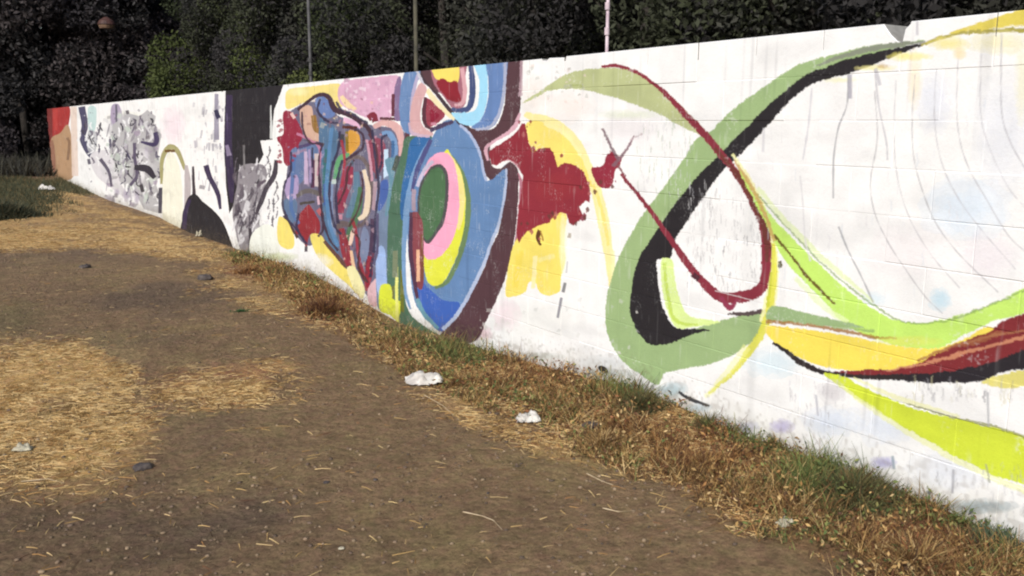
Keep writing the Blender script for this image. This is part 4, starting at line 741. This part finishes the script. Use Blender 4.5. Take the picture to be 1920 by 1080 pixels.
for sd, (px, py, wpx, hpx, lab, nm) in enumerate([(796, 718, 70, 34, 'large crumpled grey-white paper lying at the edge of the dry grass', 'crumpled_paper'), (990, 790, 46, 24, 'smaller bright white paper scrap right of the large crumpled one', 'crumpled_paper'),
        (88, 357, 26, 12, 'white scrap lying far off near the end of the wall', 'paper_scrap'), (374, 444, 13, 16, 'pale scrap standing in dry grass below the black lettering', 'paper_scrap'),
        (1472, 985, 32, 20, 'greyish paper bit at the foot of the green grass clump', 'paper_scrap'), (44, 845, 30, 16, 'pale yellowish scrap on the golden straw at lower left', 'paper_scrap'), (640, 1030, 12, 4, 'tiny pale scrap on the foreground earth at bottom', 'paper_scrap')]):
    X, Y, Z = spot(px, py); k = math.hypot(X, Y) / F_PX
    me_ = crumple(nm, wpx * k, wpx * k * .8, hpx * k * .8, 40 + sd)
    if sd >= 3: me_.materials[0] = M_old
    o = link(nm, me_); o.location = (X, Y, Z + .004); o.rotation_euler[2] = -YAW + rng.uniform(-.4, .4)
    tag(o, lab, 'paper litter', 'paper litter on the ground')

# twigs
M_twig = noise_color_mat('pale_twig', (.30, .22, .13), (.48, .38, .25), 20, .85)
def tube(pts, r0, r1, sides=6):
    V, Fc = [], []; pts = [Vector(p) for p in pts]; n = len(pts)
    for i, p in enumerate(pts):
        dv = (pts[min(i + 1, n - 1)] - pts[max(i - 1, 0)]).normalized(); a = dv.orthogonal().normalized(); bb = dv.cross(a); r = r0 + (r1 - r0) * i / (n - 1)
        for s in range(sides): th = 2 * math.pi * s / sides; V.append(tuple(p + a * r * math.cos(th) + bb * r * math.sin(th)))
        if i:
            for s in range(sides): Fc.append(((i - 1) * sides + s, (i - 1) * sides + (s + 1) % sides, i * sides + (s + 1) % sides, i * sides + s))
    Fc.append(tuple(range(sides - 1, -1, -1))); Fc.append(tuple((n - 1) * sides + s for s in range(sides)))
    return V, Fc
for pts, lab in [([(868, 962), (905, 970), (925, 978), (942, 996)], 'bent pale twig on the bare earth in the foreground'), ([(795, 742), (830, 762), (850, 780)], 'pale stalk lying below the large crumpled paper'),
                 ([(1100, 890), (1130, 905), (1150, 912)], 'short pale stalk at the edge of the rusty weeds'), ([(1130, 955), (1160, 962), (1185, 960)], 'faint straight twig on the foreground earth at right'), ([(40, 905), (90, 900), (120, 908)], 'pale stick below the golden straw patch')]:
    ws = [spot(*p) for p in pts]; o_ = ws[0]; V, Fc = tube([(p[0] - o_[0], p[1] - o_[1], p[2] - o_[2] + .006) for p in ws], .003, .0012)
    o = link('twig', mesh_from('twig', V, Fc, M_twig)); o.location = o_; tag(o, lab, 'twig', 'twigs on the ground')

# ------------------------------------------------------------------ single clumps of weeds that stand out
def clump_thing(name, px, py, wpx, hpx, cols_, n, lab, cat, lean=(.3, .97), wid=.006, group=None):
    X, Y, Z = spot(px, py); k = math.hypot(X, Y) / F_PX; R_ = wpx * k / 2; Hh = hpx * k
    root = empty(name, (X, Y, Z)); tag(root, lab, cat, group)
    r = R_ * np.minimum(np.abs(rng.normal(0, .55, n)), 1.5); a = rng.uniform(0, 6.283, n); x = r * np.cos(a); y = r * np.sin(a) * .7
    flat0 = lambda qx, qy: np.asarray(ground_z(qx + X, qy + Y)) - Z
    l2 = Hh * np.clip(1.0 - .6 * (r / R_), .2, 1) * rng.uniform(.12, .95, n)
    v, f, c = blades(x, y, l2, wid * rng.uniform(.5, 1.2, n), rng.uniform(*lean, n), pal(cols_, n), hfun=flat0, seg=3)
    link('blades', mesh_from('blades', v, f, M_blade, c), root)['kind'] = 'stuff'
    n3 = n // 3; a = rng.integers(0, n, n3)
    v, f, c = blades(x[a], y[a], l2[a] * .9, .012, rng.uniform(.2, .9, n3), pal([tuple(max(20, int(q * .9)) for q in cc_) for cc_ in cols_], n3), hfun=flat0, seg=2)
    link('leaves', mesh_from('leaves', v, f, M_blade, c), root)['kind'] = 'stuff'
DG = [(86, 92, 64), (98, 102, 68), (74, 80, 58), (112, 108, 72), (134, 120, 82), (116, 94, 66), (96, 78, 56)]
clump_thing('green_weed_clump', 1600, 930, 260, 80, DG, 3200, 'largest dark green grass clump growing against the wall foot at lower right', 'grass clump', wid=.005, group='green clumps along the wall')
clump_thing('green_weed_clump', 1460, 838, 120, 50, DG + DRY[:2], 900, 'low green clump left of the largest one beneath the lilac stain', 'grass clump', wid=.005, group='green clumps along the wall')
clump_thing('green_weed_clump', 1200, 765, 130, 62, DG, 1200, 'green clump under the foot of the wide sage ribbon', 'grass clump', wid=.005, group='green clumps along the wall')
clump_thing('green_weed_clump', 1325, 800, 70, 48, DG, 500, 'small green clump just right of the dark crack at the wall foot', 'grass clump', wid=.005, group='green clumps along the wall')
clump_thing('green_weed_clump', 1865, 1025, 160, 60, [(96, 110, 92), (76, 92, 72), (110, 118, 86)], 1200, 'grey green clump against the wall at the right edge', 'grass clump', wid=.005, group='green clumps along the wall')
clump_thing('green_weed_clump', 860, 662, 110, 36, DG + DRY[:2], 800, 'olive clump below the maroon tip of the big blue shape', 'grass clump', wid=.006, group='green clumps along the wall')
clump_thing('green_weed_clump', 455, 482, 70, 22, DG, 500, 'small green clump below the silver lettering', 'grass clump', wid=.012, group='green clumps along the wall')
clump_thing('green_sprig', 452, 584, 48, 12, [(52, 88, 54), (64, 100, 62)], 160, 'lone bright green sprig on the bare path', 'weed', lean=(.6, .95), wid=.012)
clump_thing('rust_weed_clump', 612, 592, 100, 60, RUST + [(92, 58, 50), (84, 60, 60)], 1600, 'bushy dark red-brown weed below the yellow drips', 'weed', wid=.008)
clump_thing('rust_weed_clump', 470, 512, 90, 26, RUST, 600, 'low reddish weed left of the bushy dark one', 'weed', wid=.008)
clump_thing('rust_weed_clump', 1320, 880, 170, 60, RUST + DRY[:2], 1700, 'rust brown weed clump in front of the small green clump', 'weed', wid=.004)
clump_thing('straw_tuft', 1720, 1060, 230, 90, DRY + RUST[:2], 2200, 'arching golden brown straw tuft at the lower right corner', 'grass clump', wid=.004, lean=(.5, .97))
clump_thing('straw_tuft', 1130, 840, 150, 60, DRY, 1300, 'golden straw tuft right of the small white paper', 'grass clump', wid=.004, lean=(.4, .97))
clump_thing('straw_tuft', 860, 722, 90, 36, DRY + RUST[:2], 700, 'golden tuft right behind the large crumpled paper', 'grass clump', wid=.005, lean=(.4, .97))
clump_thing('low_bush', 8, 408, 110, 46, [(72, 76, 62), (64, 68, 56), (80, 82, 64), (92, 86, 66)], 2600, 'low dark green bush at the left edge beyond the straw', 'bush', wid=.035)

# ------------------------------------------------------------------ the dark wood beyond the wall
M_leaf = tint_mat('leaves', .85, .12, .05, .3)
M_bark = noise_color_mat('bark', (.018, .016, .015), (.05, .042, .036), 12, .95, .6)
def crown_mesh(seed, H, R, z0, n, leaf, cols_):
    r_ = np.random.default_rng(seed)
    nc = 26; cz = r_.uniform(z0 + .3, H - .5, nc); f = (cz - z0) / (H - z0)
    rad = R * np.sqrt(np.clip(1 - (2 * f - .85) ** 2 / 1.7, .1, 1)) * r_.uniform(.25, .95, nc); a = r_.uniform(0, 6.283, nc)
    cx, cy = rad * np.cos(a), rad * np.sin(a); cr = r_.uniform(.5, 1.0, nc) * R * .5
    i = r_.integers(0, nc, n); dirs = r_.normal(0, 1, (n, 3)); dirs /= np.linalg.norm(dirs, axis=1)[:, None]
    p = np.stack([cx[i], cy[i], cz[i]], 1) + dirs * (cr[i] * r_.uniform(.45, 1.05, n) ** .6)[:, None]
    p[:, 2] = np.maximum(p[:, 2], z0 * .6 + .1)
    u = r_.normal(0, 1, (n, 3)) + dirs * .2; u /= np.linalg.norm(u, axis=1)[:, None]; w_ = np.cross(u, r_.normal(0, 1, (n, 3))); w_ /= np.linalg.norm(w_, axis=1)[:, None]
    s = (leaf * r_.uniform(.6, 1.3, n))[:, None]
    V = np.stack([p - u * s, p + w_ * s * .5, p + u * s, p - w_ * s * .5], 1).reshape(-1, 3)
    Fs_ = np.arange(4 * n).reshape(n, 4)
    base = s2l(np.array(cols_)); cl = r_.random(nc); ci = np.clip((cl[i] * len(cols_)).astype(int), 0, len(cols_) - 1)
    return V, Fs_, np.repeat(np.clip(base[ci] * r_.uniform(.7, 1.3, (n, 1)), .003, 1), 4, 0)
def trunk_mesh(seed, H, r0):
    r_ = random.Random(seed); V, Fc = [], []
    def add(v, f): n0 = len(V); V.extend(v); Fc.extend([tuple(n0 + q for q in ff) for ff in f])
    pts = [(0, 0, -.1)]; 
    for k in range(1, 6): pts.append((pts[-1][0] + r_.uniform(-.12, .12), pts[-1][1] + r_.uniform(-.12, .12), H * k / 6))
    add(*tube(pts, r0, r0 * .3, 8))
    for k in range(6):
        b0 = Vector(pts[r_.randint(1, 4)]); a = r_.uniform(0, 6.28); l = r_.uniform(1, 2)
        add(*tube([b0, b0 + Vector((math.cos(a) * l * .5, math.sin(a) * l * .5, l * .35)), b0 + Vector((math.cos(a) * l, math.sin(a) * l, l * .9))], r0 * .35, r0 * .1, 5))
    return mesh_from('trunk', V, Fc, M_bark, smooth=True)
DARKS = [(66, 66, 60), (62, 62, 59), (70, 73, 59), (62, 60, 60), (74, 78, 60)]
GREENS = [(74, 82, 54), (86, 94, 58), (64, 70, 52), (94, 100, 62), (60, 64, 52)]
DUSK = [(72, 68, 70), (76, 70, 72), (68, 66, 66), (78, 72, 72)]
protos = {}
for kind, (seedk, H, R, z0, n, lf, cs) in {'dark_a': (1, 8.5, 2.4, .4, 30000, .062, DARKS), 'dark_b': (2, 9.5, 2.7, .6, 32000, .062, DARKS), 'green_a': (3, 8.5, 2.3, .5, 24000, .07, GREENS),
        'green_b': (4, 7.0, 2.0, .3, 22000, .066, GREENS), 'dusk_a': (5, 11, 3.0, .2, 22000, .10, DUSK), 'dusk_b': (6, 10, 2.8, .1, 22000, .10, DUSK)}.items():
    v, f, c = crown_mesh(seedk, H, R, z0, n, lf, cs)
    protos[kind] = (mesh_from('crown', v, f, M_leaf, c), trunk_mesh(seedk, H, .16))
LAB = {'dark': ('dark green broadleaf tree in the shaded wood behind the wall', 'dark_tree'), 'green': ('lighter green leafy tree standing in front of the dark wood behind the wall', 'green_tree'),
       'dusk': ('almost black dense tree in the deep wood past the wall end', 'shade_tree')}
used = set()
LAND = [(0, 60, 'at the far left edge of the picture'), (60, 170, 'above the red and tan end of the wall'), (170, 230, 'above the left edge of the silver lettering'), (230, 300, 'above the right part of the silver lettering'), (300, 350, 'above the little olive arch on the wall'), (350, 400, 'above the white gap left of the black panel'), (400, 450, 'above the left half of the black painted panel'),
        (450, 520, 'above the right half of the black painted panel'), (520, 570, 'above the left end of the tangled letters'), (570, 630, 'right beside the dull grey post'), (630, 690, 'above the pink splattered patch'), (690, 760, 'just left of the olive stem'), (760, 850, 'above the yellow and red heart of the arch'),
        (850, 920, 'above the light blue curve of the arch'), (920, 1000, 'above the maroon band at the wall top'), (1000, 1090, 'just left of the pinkish white post'), (1090, 1180, 'behind the pinkish white post'), (1180, 1300, 'above the wine red line where it falls'), (1300, 1420, 'above the bare white top of the wall'),
        (1420, 1560, 'above the top of the sage ribbon'), (1560, 1660, 'above the thin end of the sage ribbon'), (1660, 1760, 'behind the chipped notch in the wall top'), (1760, 1860, 'above the yellow streak near the right edge'), (1860, 1960, 'at the upper right corner of the picture')]
def place_label(kind, x, y):
    v = np.array([x, y, 0.5]); c_ = v @ FW
    px_ = 960 + F_PX * (v @ RT) / c_ if c_ > 0 else -1
    fam = kind.split('_')[0]; dep = 'front' if x < WALL_X + 7.3 and y < 38 else 'second' if x < WALL_X + 11 and y < 38 else 'deep'
    nm = {'dark': 'dark green', 'green': 'lighter green', 'dusk': 'nearly black'}[fam] + {'front': ' tree in the front row ', 'second': ' tree in the second row ', 'deep': ' tree in the back row '}[dep]
    for a, b_, t_ in LAND:
        if a <= px_ < b_ and (nm + t_) not in used:
            used.add(nm + t_); return nm + t_
    return None
def plant(kind, x, y, s, rz):
    lab, nm = LAB[kind.split('_')[0]]
    root = empty(nm, (x, y, float(ground_z(x, y)) if x < 10 else 0), rz); root.scale = (s, s, s)
    near_lab = place_label(kind, x, y)
    tag(root, near_lab or lab, 'tree', 'trees in the dark wood beyond the wall' if not kind.startswith('green') else 'lighter trees behind the wall')
    link('crown', protos[kind][0], root); link('trunk', protos[kind][1], root)
# first row close behind the wall, then deeper rows; past the wall's end the dark trees close the view
for i in range(11):
    yv = 1.5 + i * 3.0; plant(('dark_a', 'dark_b')[i % 2], WALL_X + 5.6 + rng.uniform(-.5, .8), yv + rng.uniform(-.6, .6), rng.uniform(.8, 1.0), rng.uniform(0, 6.28))
for i in range(13):
    yv = 0 + i * 3.3; plant(('dark_b', 'dark_a', 'dusk_a')[i % 3], WALL_X + 9.0 + rng.uniform(-.6, .8), yv + rng.uniform(-.8, .8), rng.uniform(.9, 1.1), rng.uniform(0, 6.28))
for i in range(14):
    yv = -1 + i * 3.6; plant(('dusk_a', 'dusk_b')[i % 2], WALL_X + 13.5 + rng.uniform(-.8, .8), yv + rng.uniform(-.8, .8), rng.uniform(1.0, 1.2), rng.uniform(0, 6.28))
for i in range(12):
    plant(('dusk_a', 'dusk_b')[i % 2], -7 + i * 2.6 + rng.uniform(-.4, .4), 41 + rng.uniform(-1, 1), rng.uniform(.95, 1.15), rng.uniform(0, 6.28))
for i in range(12):
    plant(('dusk_b', 'dusk_a')[i % 2], -8 + i * 3.2 + rng.uniform(-.4, .4), 46 + rng.uniform(-1, 1), rng.uniform(1.1, 1.3), rng.uniform(0, 6.28))
for px, yv, s in [(420, 30, .95), (520, 25, .8), (470, 33, 1.0), (650, 19, .62)]:
    q = at_depth(px, 100, yv); plant('green_a' if yv > 26 else 'green_b', q.x, q.y, s, rng.uniform(0, 6.28))
# the rest of the wood, one mass behind
n = 70000; r_ = rng; ang = r_.random(n)
path = np.where(ang[:, None] < .5, np.stack([WALL_X + 17 + r_.normal(0, .9, n), r_.uniform(-6, 52, n)], 1), np.stack([r_.uniform(-16, 24, n), 50 + r_.normal(0, .9, n)], 1))
p = np.stack([path[:, 0], path[:, 1], r_.uniform(0, 13, n)], 1)
u = r_.normal(0, 1, (n, 3)); u /= np.linalg.norm(u, axis=1)[:, None]; w_ = np.cross(u, r_.normal(0, 1, (n, 3))); w_ /= np.linalg.norm(w_, axis=1)[:, None]; s = r_.uniform(.18, .4, n)[:, None]
V = np.stack([p - u * s, p + w_ * s * .6, p + u * s, p - w_ * s * .6], 1).reshape(-1, 3)
o = link('distant_wood', mesh_from('distant_wood', V, np.arange(4 * n).reshape(n, 4), M_leaf, np.repeat(pal(DUSK, n), 4, 0))); tag(o, 'far dark mass of foliage closing the view behind all trees', 'wood', kind='stuff')

# ------------------------------------------------------------------ slim posts and stems seen over the wall, lamp on the left
M_pole = noise_color_mat('weathered_white_paint', (.38, .28, .32), (.66, .54, .58), 6, .6)
M_gal = noise_color_mat('dull_galvanised_metal', (.035, .034, .035), (.10, .095, .095), 5, .6)
M_stem = noise_color_mat('pale_bark', (.04, .038, .03), (.10, .09, .06), 6, .9)
def pole(name, px, py, yoff, r, H, mat, lab, cat, cap=True):
    d_ = rays((px, py))[0]; t_ = (WALL_X + yoff) / d_[0]; X, Y = d_[0] * t_, d_[1] * t_; H = H or EYE + d_[2] * t_
    root = empty(name, (X, Y, 0)); tag(root, lab, cat)
    V, Fc = tube([(0, 0, -.1), (0, 0, H * .5), (.01, .0, H)], r, r * .9, 10); link('shaft', mesh_from('shaft', V, Fc, mat, smooth=True), root)
    for zc in ((2.25, 2.42) if H > 3 else (2.2, H - .06)) if cap else ():
        V, Fc = tube([(0, 0, zc), (0, 0, zc + .05)], r * 1.35, r * 1.35, 10); link('collar', mesh_from('collar', V, Fc, mat), root)
    return root
pole('metal_post', 1138, 60, .55, .013, 3.4, M_pole, 'thin pinkish white post rising behind the wall right of centre', 'post')
pole('metal_post', 575, -40, .8, .022, None, M_gal, 'thin dull grey post behind the wall above the pink letters', 'post')
pole('sapling', 776, -60, .7, .022, None, M_stem, 'slim olive stem behind the wall above the blue arch', 'sapling', cap=False)
q = at_depth(192, 50, 37.0)
lamp = empty('lamp_post', (q.x, q.y, 0)); tag(lamp, 'dark post lamp with rusty red hood among the black trees at upper left', 'lamp post')
V, Fc = tube([(0, 2.6, -.1), (0, 2.6, q.z - .2), (0, 2.6, q.z + .6)], .06, .045, 10); M_iron = noise_color_mat('dark_iron', (.02, .018, .018), (.045, .04, .04), 8, .7)
LS = .72
lp = link('pole', mesh_from('pole', V, Fc, M_iron, smooth=True), lamp); V, Fc = tube([(0, 2.6, q.z + .5), (0, .6, q.z + .62), (0, -.9, q.z + .35)], .03, .025, 8); link('arm', mesh_from('arm', V, Fc, M_iron, smooth=True), lamp)
M_hood = noise_color_mat('rusty_red_enamel', (.04, .02, .017), (.07, .03, .024), 6, .6); M_dif = noise_color_mat('yellowed_glass', (.16, .10, .07), (.22, .14, .09), 6, .3)
def lathe(prof, n_=18):
    V = [(r * math.cos(2 * math.pi * k / n_), r * math.sin(2 * math.pi * k / n_), z_) for r, z_ in prof for k in range(n_)]
    Fc = [(i * n_ + k, i * n_ + (k + 1) % n_, (i + 1) * n_ + (k + 1) % n_, (i + 1) * n_ + k) for i in range(len(prof) - 1) for k in range(n_)]
    Fc.append(tuple(range(n_ - 1, -1, -1))); Fc.append(tuple((len(prof) - 1) * n_ + k for k in range(n_))); return V, Fc
V, Fc = lathe([(.42, 0), (.44, .02), (.36, .2), (.18, .34), (.06, .4)]); hd = link('hood', mesh_from('hood', V, Fc, M_hood, smooth=False), lamp); hd.location = (0, -.9, q.z - .02); hd.scale = (LS,) * 3
V, Fc = lathe([(.2, -.2), (.34, -.17), (.39, -.06), (.4, -.005)]); df = link('diffuser', mesh_from('diffuser', V, Fc, M_dif, smooth=False), lamp); df.location = (0, -.9, q.z - .02); df.scale = (LS,) * 3
